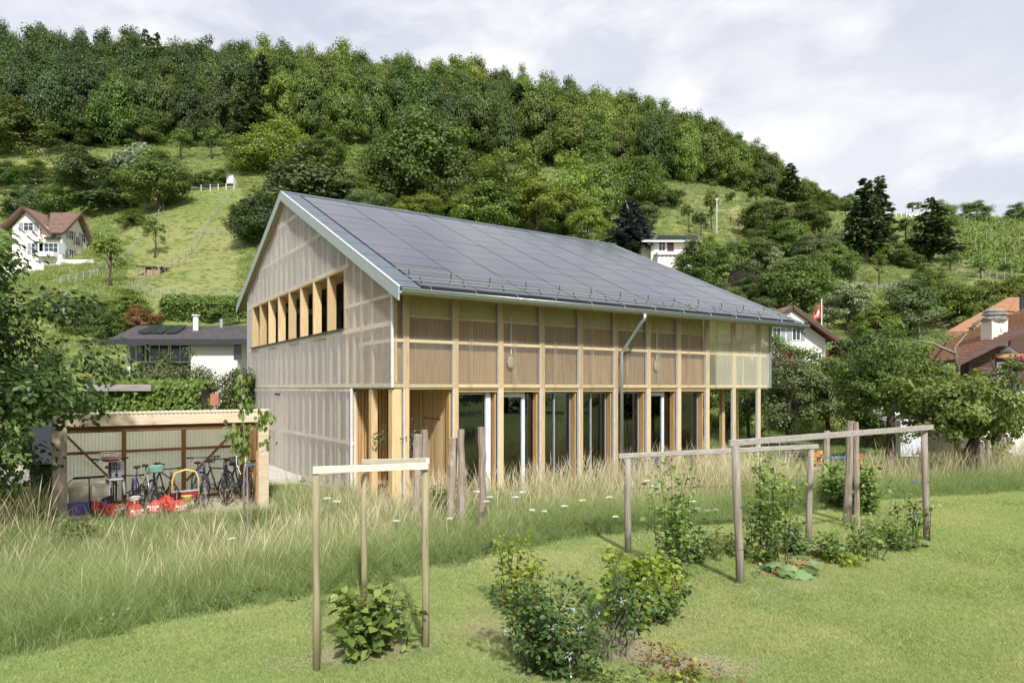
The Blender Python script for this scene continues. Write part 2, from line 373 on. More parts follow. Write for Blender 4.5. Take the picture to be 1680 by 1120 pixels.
M['lf_berry'] = leafmat('lf_berry', (.040,.085,.022), (.13,.21,.055), .3, rough=.35, objvar=.1)
M['lf_yellow'] = leafmat('lf_yellow', (.16,.24,.03), (.40,.48,.08), .4, rough=.45, objvar=.1)
M['lf_olive_tree'] = leafmat('lf_olive_tree', (.05,.075,.04), (.16,.21,.13), .2)
M['lf_autumn'] = leafmat('lf_autumn', (.20,.07,.04), (.22,.24,.06), .35)
M['lf_rhubarb'] = leafmat('lf_rhubarb', (.11,.20,.06), (.26,.38,.16), .35, rough=.35)
M['lf_vine'] = leafmat('lf_vine', (.075,.14,.02), (.20,.30,.05), .3, objvar=.1)
M['blades'] = leafmat('blades', (.22,.32,.09), (.50,.59,.26), .4, rough=.6, spec=.2, objvar=.13)
M['blades_dry'] = leafmat('blades_dry', (.33,.38,.15), (.62,.63,.34), .35, rough=.7, spec=.15, objvar=.13)
M['tall_green'] = leafmat('tall_green', (.13,.21,.06), (.38,.47,.20), .35, rough=.6, spec=.2, objvar=.16, straw=(.47,.47,.26), fade=(.5, 1.5))
M['tall_straw'] = leafmat('tall_straw', (.28,.33,.13), (.46,.46,.26), .3, rough=.7, spec=.15, objvar=.12, straw=(.60,.54,.36), fade=(.45, .95))
M['dead'] = leafmat('dead', (.35,.30,.19), (.60,.54,.38), .2, rough=.8, objvar=.1)
M['petal'] = leafmat('petal', (.75,.75,.70), (.85,.85,.82), .3, objvar=.05)
# ---------------------------------------------------------------- terrain
TU = np.array([-900,0,150,300,450,600,800,1000,1100,1200,1340,1450,1560,1700,2600.])
TY = np.array([34,45,60,75,90,115,150,180,220,260,400.])
TT = np.array([
 [725]*15, [645]*15,
 [510,510,510,508,508,510,520,535,545,550,560,560,555,550,550],
 [475,475,465,455,450,450,460,480,480,495,510,515,510,505,505],
 [450,450,435,412,405,405,410,430,440,450,470,475,470,465,465],
 [380,380,350,320,315,325,340,370,375,390,415,425,420,415,415],
 [245,245,243,240,240,245,268,295,305,320,355,385,378,372,372],
 [210,210,210,208,205,212,235,262,280,300,342,352,358,356,356],
 [150,150,165,172,180,190,212,245,275,315,352,354,360,358,358],
 [190,190,200,210,220,230,250,280,300,340,375,380,385,385,385],
 [480]*15], float)
EX = np.array([-30,-4.78,-4.05,-3.63,-2.11,-.36,1.13,5.46,7.5,12.4,40]); EY = np.array([4.5,6.26,6.96,7.39,8.31,9.9,11.26,13.06,14.7,16.25,24])
TZ = EYE-(TT-HY)/F*TY[:, None]
def tz(X, Y):
    X = np.asarray(X, float); Y = np.asarray(Y, float); Yc = np.maximum(Y, 20.)
    u = np.clip(CX+X/Yc*F, -900, 2600); ui = np.interp(u, TU, np.arange(len(TU))); yi = np.interp(Y, TY, np.arange(len(TY)))
    u0 = np.minimum(ui.astype(int), len(TU)-2); y0 = np.minimum(yi.astype(int), len(TY)-2); fu = ui-u0; fy = yi-y0
    z = (TZ[y0,u0]*(1-fu)+TZ[y0,u0+1]*fu)*(1-fy)+(TZ[y0+1,u0]*(1-fu)+TZ[y0+1,u0+1]*fu)*fy
    d = np.clip((Y-np.interp(X, EX, EY))/3.5, 0, 1); near = -.4*d*d*(3-2*d)
    k = np.clip((Y-30)/4, 0, 1)
    bump = (vnoise(X/14, Y/14, 3)*1.6+vnoise(X/4.5, Y/4.5, 5)*.4)*np.clip((Y-62)/20, 0, 1)
    far = np.where(Y > 400, TZ[-1,0]-(Y-400)*.05, z)
    return near*(1-k)+far*k+bump
def tz1(x, y): return float(tz(np.array([x]), np.array([y]))[0])
def hit(px, py, y0=20, y1=215):
    Ys = np.arange(y0, y1, .4); X = (px-CX)/F*Ys; Z = tz(X, Ys); yy = HY-(Z-EYE)/Ys*F
    i = np.argmax(yy <= py)
    if yy[i] > py: i = int(np.argmin(yy))
    return float(X[i]), float(Ys[i]), float(Z[i])
ys = np.concatenate([np.arange(-60,0,6), np.arange(0,34,.6), np.arange(34,130,1.5), np.arange(130,280,4), np.arange(280,440,16), np.array([500,700,1000,1500,2200])])
xs = np.concatenate([np.array([-1500,-900,-600,-400]), np.arange(-300,-100,8), np.arange(-100,-30,2.5), np.arange(-30,30,.8), np.arange(30,110,2.5), np.arange(110,300,8), np.array([300,400,600,900,1500])])
GX, GY = np.meshgrid(xs, ys); GZ = tz(GX.ravel(), GY.ravel())-.06*(GY.ravel() < 30)
nx = len(xs); idx = np.arange(len(ys)*nx).reshape(len(ys), nx)
quads = np.stack([idx[:-1,:-1], idx[:-1,1:], idx[1:,1:], idx[1:,:-1]], -1).reshape(-1, 4)
M['terrain'] = ground_mat('terrain', [(.135,.195,.042), (.25,.25,.10), (.095,.15,.03), (.24,.23,.10)], (.03,.22,2.2), .7)
tme = np_mesh('ground', np.stack([GX.ravel(), GY.ravel(), GZ], 1), quads, smooth=True); tme.materials.append(M['terrain'])
tag(put('ground', tme), kind='structure')
def sheet(name, poly, mat, dz, step=.7, kind='structure'):
    """a ground sheet laid dz above the terrain, triangulated on a grid inside a polygon"""
    poly = [Vector((p[0], p[1])) for p in poly]
    from mathutils.geometry import tessellate_polygon
    import bmesh
    bm = bmesh.new(); vs = [bm.verts.new((p.x, p.y, 0)) for p in poly]; bm.faces.new(vs)
    x0, x1 = min(p.x for p in poly), max(p.x for p in poly); y0, y1 = min(p.y for p in poly), max(p.y for p in poly)
    for a, b_, ax in ((x0, x1, (1,0,0)), (y0, y1, (0,1,0))):
        c = a+step
        while c < b_:
            co = (c,0,0) if ax[0] else (0,c,0)
            bmesh.ops.bisect_plane(bm, geom=bm.verts[:]+bm.edges[:]+bm.faces[:], plane_co=co, plane_no=ax); c += step
    co = np.array([v.co[:] for v in bm.verts]); z = tz(co[:,0], co[:,1])+dz
    for v, q in zip(bm.verts, z): v.co.z = q
    me = bpy.data.meshes.new(name); bm.to_mesh(me); bm.free(); me.materials.append(mat)
    return tag(put(name, me), kind=kind)
M['lawn_soil'] = ground_mat('lawn_soil', [(.20,.25,.06), (.27,.30,.09), (.16,.21,.045), (.30,.29,.13)], (.5,3,30), .6)
M['meadow_soil'] = ground_mat('meadow_soil', [(.10,.13,.035), (.15,.16,.06), (.08,.11,.025), (.14,.12,.06)], (.5,3,20), .6)
edge = list(zip(EX[1:-1], EY[1:-1]))
sheet('lawn', [(-12,-6),(16,-6),(34,12),(34,22.2)]+list(reversed([(a,b) for a,b in edge]))+[(-12,5.6)], M['lawn_soil'], .012)
sheet('meadow', [(-12,5.62)]+[(a,b+.004) for a,b in edge]+[(34,22.3),(34,27),(8,23),(-4,16.2),(-6.2,16.4),(-14,13)], M['meadow_soil'], .008)
sheet('far_lawn', [(8,24),(34,28),(34,34),(10,34)], ground_mat('far_lawn', [(.135,.225,.035), (.17,.26,.045), (.12,.20,.03), (.18,.24,.06)], (.3,2,14), .3), .02)
sheet('road', [(-60,19.6),(-14,20.6),(-6,21.6),(-6,24.6),(-14,23.6),(-60,22.6)], M['asphalt'], .03)
sheet('gravel_verge', [(-60,22.7),(-14,23.7),(-6,24.7),(-6,26.2),(-14,25.8),(-60,25)], M['gravel'], .024)

# ---------------------------------------------------------------- tree shapes (mesh data shared by the copies)
def crown(name, seed, rx, rz, zc, ncl, nl, leaf, crf=.34, ragged=.25, taper=.25, tmpl=LEAF_S, up=.55, shell=.5):
    rg = np.random.default_rng(seed)
    d = rdir(rg, ncl); d[:, 2] = d[:, 2]*.9+.12; d = unit(d)
    rad = shell+(1-shell)*rg.random(ncl)**.55; lob = 1+ragged*(vnoise(d[:,0]*2.2+seed, d[:,1]*2.2+d[:,2]*2, seed)*2)
    C = d*(rad*lob)[:, None]; zz = C[:, 2]; C[:, :2] *= (1-taper*np.clip(zz, -1, 1))[:, None]
    C = C*np.array([rx, rx, rz])+np.array([0, 0, zc])
    cr = rx*crf*(.65+.7*rg.random(ncl)); ci = np.repeat(np.arange(ncl), nl); n = len(ci)
    e_ = rdir(rg, n); r = rg.random(n)**.45
    P = C[ci]+e_*(r*cr[ci])[:, None]*np.array([1, 1, .62])
    Nn = unit(e_*.8+d[ci]*.5+np.array([0, 0, up])+rg.normal(size=(n, 3))*.45)
    D = rdir(rg, n)+e_*.5+np.array([0, 0, -.15]); D = D-Nn*(D*Nn).sum(1, keepdims=True)
    var = np.clip(.5*rg.random(ncl)[ci]+.5*rg.random(n), 0, 1)
    return leaves(name, P, D, Nn, leaf*(.6+.8*rg.random(n)), var, tmpl), C
def trunk(name, seed, h, r, C=None, nlimb=7, split=.35, lean=0):
    rg = random.Random(seed); m = MB(); pts = [Vector((0, 0, -.4))]; x = y = 0
    for i in range(1, 7):
        x += rg.uniform(-.05, .05)*h*.5+lean*h/6; y += rg.uniform(-.05, .05)*h*.5; pts.append(Vector((x, y, h*i/6)))
    m.tube(pts, [r*1.35, r*.95, r*.85, r*.72, r*.58, r*.4, r*.16], 8)
    if C is not None:
        for i in rg.sample(range(len(C)), min(nlimb, len(C))):
            c = Vector(C[i]); t = rg.uniform(split, .8); k = t*6; a = pts[int(k)].lerp(pts[min(6, int(k)+1)], k-int(k))
            mid = a.lerp(c, .5)+Vector((0, 0, .08*h)); m.tube([a, mid, c], [r*.4, r*.24, r*.07], 5, cap=False)
    return m.mesh(name, True)
def conifer(name, seed, h, R, z0, whorls, nb, leaf, droop=.25, per=26):
    rg = np.random.default_rng(seed); P = []; D = []; Nn = []
    for i in range(whorls):
        t = i/(whorls-1); z = z0+(h-z0)*t; rr = R*(1-t)**.8*(.82+.3*rg.random())+.12
        for b in range(max(4, int(nb*(1-.6*t)))):
            a = rg.random()*6.283; L_ = rr*(.7+.45*rg.random()); n = max(5, int(per*L_/R)+3); f = rg.random(n)**.7
            side = rg.normal(size=n)*.14*L_*(1.1-f)
            x = np.cos(a)*f*L_-np.sin(a)*side; y = np.sin(a)*f*L_+np.cos(a)*side; zz = z-droop*f*L_+.16*L_*f**3+rg.normal(size=n)*.06*L_
            P.append(np.stack([x, y, zz], 1)); D.append(np.stack([np.cos(a)+rg.normal(size=n)*.5, np.sin(a)+rg.normal(size=n)*.5, -.45+rg.normal(size=n)*.25], 1))
            Nn.append(np.stack([rg.normal(size=n)*.4, rg.normal(size=n)*.4, np.ones(n)], 1))
    P = np.concatenate(P); D = np.concatenate(D); Nn = unit(np.concatenate(Nn)); n = len(P)
    return leaves(name, P, D, Nn, leaf*(.6+.8*rg.random(n)), rg.random(n))
def willow(name, seed, rx, h, nst, leaf):
    rg = np.random.default_rng(seed); P = []; D = []
    for i in range(nst):
        a = rg.random()*6.283; r = rx*rg.random()**.5; top = h*(1-.35*(r/rx)**2)*(.85+.15*rg.random()); Lh = top*(.25+.5*rg.random()); n = 26
        f = rg.random(n); o = .35*rx*f*.5
        P.append(np.stack([np.cos(a)*(r+o*.6)+rg.normal(size=n)*.12, np.sin(a)*(r+o*.6)+rg.normal(size=n)*.12, top-Lh*f**1.4], 1)); D.append(np.stack([np.cos(a)*.4+rg.normal(size=n)*.3, np.sin(a)*.4+rg.normal(size=n)*.3, -np.ones(n)], 1))
    P = np.concatenate(P); D = np.concatenate(D); n = len(P); Nn = unit(rg.normal(size=(n, 3))+np.array([0, -.6, .5]))
    return leaves(name, P, D, Nn, leaf*(.6+.8*rg.random(n)), rg.random(n))
# prototypes: nominal height 10 m, nominal crown radius 4 m
PR = {}
def proto(k, cm, tm, H=10., W=8., bark='bark'): PR.setdefault(k, []).append((cm, tm, H, W, bark))
for i in range(4):
    c, C = crown('crown', 20+i, 3.7, 4.5, 5.2, 86, 250, .27, .38, .22); proto('forest', c, trunk('trunk', 20+i, 8, .24, C, 6, .3))
for i in range(3):
    c, C = crown('crown', 40+i, 3.7, 4.4, 5.4, 90, 190, .27, .33, .25); proto('broad', c, trunk('trunk', 40+i, 8, .30, C, 9, .2))
for i in range(3):
    c, C = crown('crown', 60+i, 3.8, 3.9, 5.8, 64, 115, .28, .30, .5, .1); proto('loose', c, trunk('trunk', 60+i, 8, .26, C, 16, .2))
for i in range(3):
    c, C = crown('crown', 80+i, 3.8, 4.6, 4.7, 70, 170, .28, .30, .4); proto('shrub', c, trunk('trunk', 80+i, 6, .2, C, 9, .1))
for i in range(2):
    c, C = crown('crown', 100+i, 3.6, 5.2, 4.9, 90, 130, .28, .26, .5, .3); proto('olive', c, trunk('trunk', 100+i, 7, .2, C, 9, .1))
proto('spruce', conifer('crown', 5, 10, 2.3, 1.9, 34, 12, .5, .3), trunk('trunk', 5, 9.6, .2), 10, 4.6, 'bark_pale')
proto('spruce', conifer('crown', 6, 10, 2.0, .6, 30, 11, .5, .2), trunk('trunk', 6, 9.6, .2), 10, 4.2)
proto('pine', conifer('crown', 7, 10, 3.0, 2.0, 17, 11, .62, .12, 30), trunk('trunk', 7, 9.3, .22), 10, 6)
proto('willow', willow('crown', 9, 3.8, 10, 330, .6), trunk('trunk', 9, 8, .3))
for i in range(2):
    c, C = crown('crown', 120+i, 2.4, 2.9, 6.4, 26, 70, .36, .36, .5); proto('small', c, trunk('trunk', 120+i, 8, .22, C, 8, .25))
rt = random.Random(3)
def tree(kind, leaf, x, y, z, h, wid, label, cat='tree', group=None, name=None, bark=None):
    pr = rt.choice(PR[kind]); cm, tm, H, W, bk = pr
    nm = name or {'spruce': 'spruce_tree', 'pine': 'pine_tree', 'willow': 'willow_tree', 'shrub': 'shrub', 'olive': 'olive_green_tree', 'small': 'fruit_tree'}.get(kind, 'broadleaf_tree')
    t = empty(nm, (x, y, z), 0, label, cat, group); s = (wid/W, wid/W, h/H); rz = rt.uniform(0, 6.28)
    put('crown', cm, t, M[leaf], rz=rz, scale=s); put('trunk', tm, t, M[bark or bk], rz=rz, scale=s)
    return t
def treepx(kind, leaf, px, by, ty, wpx, label, cat='tree', group=None, Y=None, name=None, bark=None):
    if Y: x = (px-CX)/F*Y; z = tz1(x, Y); 
    else: x, Y, z = hit(px, by)
    h = (by-ty)/F*Y if not Y or True else 0
    if abs((HY-(z-EYE)/Y*F)-by) > 3: h = max(1, EYE-(ty-HY)/F*Y-z)
    wm = wpx/F*Y*1.08
    if kind in ('shrub','broad','olive','loose') and h < .8*wm: z -= .8*wm-h; h = .8*wm
    return tree(kind, leaf, x, Y, z, h*1.04, wpx/F*Y*1.08, label, cat, group, name, bark)
# ---- the wooded ridge
rows = [(153,.60), (163,.78), (174,.9), (186,1), (199,1), (212,1), (226,1)]
nfor = 0
for ri, (Y, hs) in enumerate(rows):
    px = -90+rt.uniform(0, 30)
    while px < 1395:
        step = 41+rt.uniform(-9, 9); yy = Y+rt.uniform(-4, 4)
        low = np.interp(px, [0, 560, 640, 1000, 1100, 1200, 1300, 1400], [150, 150, 153, 146, 152, 158, 166, 176])
        H = np.interp(px, [-100, 300, 900, 1050, 1150, 1250, 1330, 1395], [24.5, 22.5, 21, 20, 17.5, 14, 8.5, 5])*rt.uniform(.82, 1.12)*(.6+.4*hs)
        if yy > low-2:
            X = (px-CX)/F*yy; k = 'forest'; lf = rt.choice(['lf_forest']*3+['lf_forest2']*2) if px > 430 else rt.choice(['lf_forest']*2+['lf_dark']*4)  # left trees: a cloud's shadow is put into darker leaf colours
            if rt.random() < .05: k = 'pine'; lf = 'lf_conifer'
            wd = rt.uniform(8.2, 11.5)*(H/21)**.6
            nfor += 1
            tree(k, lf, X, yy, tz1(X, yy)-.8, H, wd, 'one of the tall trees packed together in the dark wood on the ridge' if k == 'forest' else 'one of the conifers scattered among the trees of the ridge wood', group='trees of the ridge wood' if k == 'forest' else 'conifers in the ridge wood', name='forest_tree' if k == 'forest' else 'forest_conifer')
        px += step*(1 if px < 1150 else .8)*(Y/190)**-.6
# ---- trees that stand out one by one on the slopes: kind, leaf, px, base, top, width, label
TL = [
('shrub','lf_forest',40,243,168,118,'wide dark bush at the foot of the wood, far left'),
('shrub','lf_forest',128,243,190,80,'low dark bush at wood edge right of the widest one'),
('shrub','lf_forest',172,243,198,52,'round bush at wood edge above the dark round tree'),
('shrub','lf_mid',236,240,196,66,'spreading bush with layered branches at the wood edge'),
('small','lf_mid',296,265,206,56,'round tree at wood edge left of its twin'),
('small','lf_mid',348,262,205,58,'round tree at wood edge right of its twin'),
('loose','lf_mid',392,284,224,62,'open tree in front of wood beside the yellow green one'),
('broad','lf_light',452,282,203,112,'bright yellow green tree below the wood'),
('broad','lf_mid',530,280,220,62,'dark green tree right of the bright yellow green tree'),
('spruce','lf_forest',512,222,150,40,'pointed tree at wood edge above the yellow green tree'),
('olive','lf_olive',492,345,256,165,'wide dull olive tree rising behind the gable peak'),
('olive','lf_olive',575,345,285,90,'lower olive tree behind the left end of roof ridge'),
('broad','lf_dark',424,407,318,84,'dark round tree with pale blossom left of the gable'),
('broad','lf_mid',690,352,188,150,'tallest mid green tree behind the solar roof'),
('broad','lf_mid',640,345,232,100,'mid green tree left of the tallest one behind roof'),
('broad','lf_mid',755,360,246,100,'mid green tree right of the tallest one behind roof'),
('loose','lf_light',838,372,246,118,'light yellow green tree behind middle of the roof'),
('broad','lf_mid',800,385,305,100,'low dark green tree just over the roof ridge'),
('loose','lf_light',880,392,300,105,'light loose tree just above the right half of ridge'),
('loose','lf_light',935,395,268,95,'pale green tree behind right half of the roof'),
('broad','lf_mid',985,382,250,80,'mid green tree below the wood, left of the meadow gap'),
('broad','lf_forest2',1040,352,262,98,'full dark tree at left end of the hillside meadow'),
('shrub','lf_light',965,408,330,70,'light green shrub between roof and meadow'),
('shrub','lf_dark',140,318,234,104,'big dark round tree on left slope'),
('shrub','lf_dark',196,336,266,68,'dark tree right below the big dark round tree'),
('willow','lf_silver',232,318,238,80,'pale silvery tree on left slope'),
('broad','lf_mid',262,347,252,98,'green full tree in front of the pale silvery tree'),
('shrub','lf_forest',14,307,264,60,'dark hedge bush on left slope at picture edge'),
('shrub','lf_forest',62,308,266,52,'second hedge bush from the left picture edge on slope'),
('shrub','lf_mid',100,306,272,44,'hedge bush left of the big dark round tree'),
('shrub','lf_olive',45,346,306,80,'shrub above the white chalet roof, far left'),
('shrub','lf_mid',92,350,312,70,'shrub directly above the roof of white chalet'),
('small','lf_light',181,471,378,68,'small bright tree in the field by the chalet fence'),
('small','lf_mid',254,424,352,46,'small slender tree in middle of the fenced field'),
('shrub','lf_dark',330,306,282,48,'clipped dark bush by the upper fence'),
('shrub','lf_forest',362,305,280,36,'bush at right end of the upper hedge by fence'),
('shrub','lf_mid',218,372,344,40,'low bush below the green full tree'),
('spruce','lf_blue',1034,425,332,78,'blue spruce rising over the roof'),
('shrub','lf_mid',1155,470,392,92,'round dense bush in front of the small white house'),
('shrub','lf_light',1165,432,388,44,'yellow green bush right of the small white house'),
('small','lf_mid',1130,375,332,30,'small slim tree on meadow above the white house'),
('small','lf_forest',1168,378,308,42,'pair forming slim tree on the meadow, taller'),
('small','lf_forest',1150,390,345,34,'small dark tree in front of tall slim meadow tree'),
('shrub','lf_dark',1092,340,300,60,'dark bush jutting into the meadow gap'),
('broad','lf_forest',1258,396,328,80,'dark round tree on meadow right of the slim trees'),
('broad','lf_forest',1328,378,332,64,'dark round tree higher up beside the large round one'),
('small','lf_mid',1200,336,312,28,'tiny tree at wood edge in the meadow'),
('small','lf_mid',1240,338,306,40,'small tree under the wood edge, meadow right part'),
('small','lf_mid',1352,352,310,36,'small orchard tree on the skyline beside the wood end'),
('small','lf_mid',1388,356,326,34,'small tree on skyline left of the tall double spruce'),
('small','lf_light',1498,352,328,34,'round light tree on skyline right of tall spruce'),
('small','lf_light',1520,352,332,26,'small round tree on skyline, left of the dark pine'),
('shrub','lf_mid',1600,362,328,46,'dark bush alone on the vineyard skyline'),
('shrub','lf_mid',1612,364,350,26,'low bush at foot of lone skyline bush'),
('shrub','lf_mid',1668,362,335,46,'round bush on the skyline at right picture edge'),
('spruce','lf_conifer',1420,432,298,66,'tall dark spruce with bare pale trunk on right slope'),
('spruce','lf_conifer',1442,420,296,60,'twin spruce close behind the one with pale trunk'),
('pine','lf_conifer',1526,432,330,76,'broad dark conifer left of the vineyard'),
('broad','lf_mid',1545,400,330,44,'round green tree behind the broad dark conifer'),
('broad','lf_mid',1302,512,424,112,'bright leafy tree behind the flag house'),
('small','lf_mid',1216,446,396,50,'open orchard tree with forked trunk right of round bush'),
('olive','lf_silver',1262,452,404,62,'silvery shrub on slope above the bright leafy tree'),
('broad','lf_mid',1300,426,362,66,'orchard tree with light crown below the dark pair'),
('broad','lf_olive',1342,452,384,80,'dull green orchard tree beside the silvery slope'),
('broad','lf_mid',1368,468,400,62,'leaning orchard tree mid slope'),
('small','lf_mid',1399,474,420,38,'small orchard tree at left of white fence'),
('small','lf_mid',1441,472,410,40,'small orchard tree in front of the white fence'),
('small','lf_light',1452,440,392,38,'light small tree between the two spruces'),
('shrub','lf_dark',1468,425,388,34,'dark narrow bush between spruce and pine'),
('small','lf_mid',1560,448,412,38,'small orchard tree below the vineyard'),
('small','lf_mid',1610,458,424,40,'orchard tree under vineyard, right part'),
('small','lf_mid',1655,458,430,36,'orchard tree under vineyard at the picture edge'),
('shrub','lf_mid',1525,478,432,50,'bush right of the white fence'),
('shrub','lf_silver',1385,425,380,50,'grey green bush left of the tall spruce trunk'),
('shrub','lf_mid',1480,440,402,44,'spreading bush below the dark conifer'),
('olive','lf_silver',1392,545,462,90,'silver leaved willow bush right of the flag'),
('olive','lf_olive',1492,555,458,110,'grey green feathery tree in middle of right slope'),
('shrub','lf_forest2',1440,560,500,76,'green bush between the two feathery trees'),
('shrub','lf_forest2',1570,540,462,96,'dense bush left of the orange tiled roof'),
('shrub','lf_forest2',1625,520,455,90,'dense bush above the orange tiled roof'),
('shrub','lf_mid',1670,500,452,60,'dense bush above orange roof at picture edge'),
('shrub','lf_dark',1230,500,452,60,'dark bush below the open orchard tree'),
('shrub','lf_mid',1530,520,470,60,'bush between the feathery tree and the dense bushes'),
('shrub','lf_mid',150,520,492,60,'green shrub below the field by the bungalow'),
('shrub','lf_forest2',215,520,478,72,'green shrub below the field, left of the rusty one'),
('shrub','lf_rust',232,540,500,60,'rusty brown shrub above the dark bungalow roof'),
('shrub','lf_mid',130,545,498,70,'leafy shrub between linden tree and bungalow'),
('shrub','lf_forest',175,560,512,70,'dark shrub at left end of the bungalow'),
('shrub','lf_mid',365,528,503,60,'shrub beneath the long clipped hedge'),
]
for t_ in TL:
    kind, lf, px, by, ty, wp, lab = t_
    if lab.startswith('pair'): lab = 'taller of the slim trees standing on the meadow'
    cat = 'shrub' if kind == 'shrub' and ('bush' in lab or 'shrub' in lab) else 'tree'
    treepx(kind, lf, px, by, ty, wp, lab, cat)
for i in range(24):
    px = rt.uniform(1190, 1545); by = rt.uniform(400, 548); w_ = rt.uniform(28, 58)
    if 1280 < px < 1360 and by > 500: continue
    treepx(rt.choice(['shrub','small','loose','olive']), rt.choice(['lf_mid','lf_mid','lf_olive','lf_light','lf_silver','lf_forest2']), px, by, by-w_*rt.uniform(.8,1.15), w_, 'one of the small trees and bushes scattered over the right slope', 'tree', 'small trees and bushes scattered over the right slope')
for i in range(16):
    px = rt.uniform(600, 1100); by = rt.uniform(350, 392); w_ = rt.uniform(45, 85)
    treepx(rt.choice(['shrub','loose']), rt.choice(['lf_mid','lf_light','lf_forest2','lf_olive']), px, by, by-w_*rt.uniform(.7,.95), w_, 'one of the bushy trees massed just above the solar roof', 'tree', 'bushy trees massed above the solar roof')
X = (178-CX)/F*113; zw_ = tz1(X, 113); tree('willow', 'lf_olive', X, 113, zw_, EYE+(HY-320)/F*113-zw_, 11.5, 'weeping willow behind the white chalet')
# ---- nearer garden trees placed by distance
NL = [
('loose','lf_olive',248,28,578,110,'apple tree in front of the bungalow, left one'),
('loose','lf_olive',312,29,590,84,'apple tree in front of the bungalow, right one'),
('broad','lf_forest',392,27,600,80,'dark tree squeezed between bungalow and timber house'),
('shrub','lf_forest',120,26,640,120,'dark bush left of the ivy hedge'),
('shrub','lf_dark',50,30,560,120,'leafy bush behind the linden tree'),
('loose','lf_mid',1228,33,585,90,'orchard tree seen through the open porch'),
('loose','lf_olive',1300,30,590,130,'wide orchard tree right of the timber house'),
('loose','lf_mid',1360,34,572,110,'orchard tree between the wide one and the dark one'),
('shrub','lf_red',1290,39,568,70,'dark red leaved shrub below the flag house'),
('broad','lf_forest',1425,31,548,100,'dense dark round tree with white blossom behind apple trees'),
('loose','lf_mid',1275,41,545,80,'leafy tree hugging the corner of the flag house'),
('shrub','lf_mid',1195,36,600,90,'bush behind the open porch, left part'),
('shrub','lf_mid',1500,40,560,120,'shrub mass behind the old apple trees'),
]
for kind, lf, px, Y, ty, wp, lab in NL:
    X = (px-CX)/F*Y; z = tz1(X, Y); h = EYE-(ty-HY)/F*Y-z
    tree(kind, lf, X, Y, z, h, wp/F*Y*1.05, lab, 'shrub' if kind == 'shrub' else 'tree')
# trees on the near side, behind the photographer, that the glass doors mirror
for i, (x, y, h) in enumerate([(-22,-30,8), (-6,-34,9), (4,-33,8), (14,-30,9), (24,-27,8), (34,-22,9), (44,-14,9), (52,-4,9)]):
    tree('shrub', 'lf_forest', x, y, 0, h, 11, 'one of the garden trees mirrored in the glass doors', group='trees mirrored in the glass doors')
# ---- linden overhanging from the left
c, C = crown('crown', 201, 3.4, 3.45, 3.0, 200, 290, .105, .24, .35, .05, LEAF_L, .6, .55)
t = empty('linden_tree', (-12.5, 11.4, -.3), 0, 'big dark leafy linden filling the left edge of picture', 'tree')
put('crown', c, t, M['lf_linden'], scale=(1.12, 1.05, 1.0)); put('trunk', trunk('trunk', 201, 5.5, .22, C, 14, .2), t, M['bark'])
# ---- old apple trees on the right
def apple(px, Y, ty, wp, seed, lab, lean):
    X = (px-CX)/F*Y; z = tz1(X, Y); H = EYE-(ty-HY)/F*Y-z; R = wp/F*Y/2
    c, C = crown('crown', seed, R*.92, H*.31, H*.64, 90, 140, .10, .24, .6, 0, LEAF_L, .5, .35)
    t = empty('apple_tree', (X, Y, z), 0, lab, 'tree'); put('crown', c, t, M['lf_mid'])
    m = MB(); rg = random.Random(seed); top = Vector((lean*H*.3, 0, H*.42))
    m.tube([(0,0,-.3), (lean*.1*H,0,H*.16), (lean*.2*H,.05,H*.3), top], [.22,.17,.15,.13], 9)
    for i in range(10):
        a = rg.uniform(0, 6.28); r = R*rg.uniform(.5, 1.0); e_ = Vector((math.cos(a)*r, math.sin(a)*r, H*rg.uniform(.5, .98)))
        md = top.lerp(e_, .5)+Vector((rg.uniform(-.3,.3), rg.uniform(-.3,.3), rg.uniform(0,.35)))
        m.tube([top, md, e_, e_+Vector((rg.uniform(-.4,.4), rg.uniform(-.4,.4), rg.uniform(.05,.4)))], [.09,.055,.03,.01], 6, cap=False)
        for k in range(3):
            q = md.lerp(e_, rg.random()); m.tube([q, q+Vector((rg.uniform(-.6,.6), rg.uniform(-.6,.6), rg.uniform(-.1,.6)))], [.022,.006], 4, cap=False)
    m.build('trunk', M['bark'], t, True)
apple(1462, 24, 545, 190, 301, 'old apple tree with bare knotty branches beside the white cover', .0)
apple(1572, 19, 596, 215, 302, 'old apple tree with leaning dark trunk in front of brown chalet', .45)
apple(1640, 22.5, 600, 110, 303, 'apple tree at the right picture edge by the pale wall', -.1)
m = MB()
for a, b, c_ in (((1572,610),(1566,570),(1592,540)), ((1568,580),(1530,563),(1492,556)), ((1592,540),(1612,520),(1648,530))):
    m.tube([at(a[0],a[1],19.3), at(b[0],b[1],19.3), at(c_[0],c_[1],19.4)], [.05,.035,.012], 6)
for i in range(26):
    x0 = random.uniform(1500,1650); p = at(x0, 520+random.uniform(-8,40), 19.3); m.tube([p, p+Vector((random.uniform(-.3,.3), random.uniform(-.2,.2), random.uniform(-.1,.25)))], [.016,.005], 4, cap=False)
tag(m.build('dead_branch', M['bark_pale'], None, True), 'bare gnarled old trunk and limbs reaching over the leaning apple tree', 'tree')
# ================================================================ timber house (local x along the long front, y into the gable depth)
CO = Vector((-2.83, 15.8, 0)); ANG = math.atan2(.557, .8305)
GZ0 = -.4; SL = 14.7; TL_ = 14.42; GR = [.4+1.35*k for k in range(11)]; SG = [3.27+1.35*k for k in range(9)]
RS, RZ, SLP = 9.0, 9.37, .46
def roofz(s): return RZ-SLP*abs(s-RS)
H = empty('timber_house', (CO.x, CO.y, 0), ANG, 'large timber house with gabled solar roof and translucent corrugated cladding', 'house')
def hb(name, mat, *boxes, bevel=.004, parent=None):
    m = MB()
    for b in boxes: m.box(*b)
    return m.build(name, M[mat], parent or H, bevel=bevel)
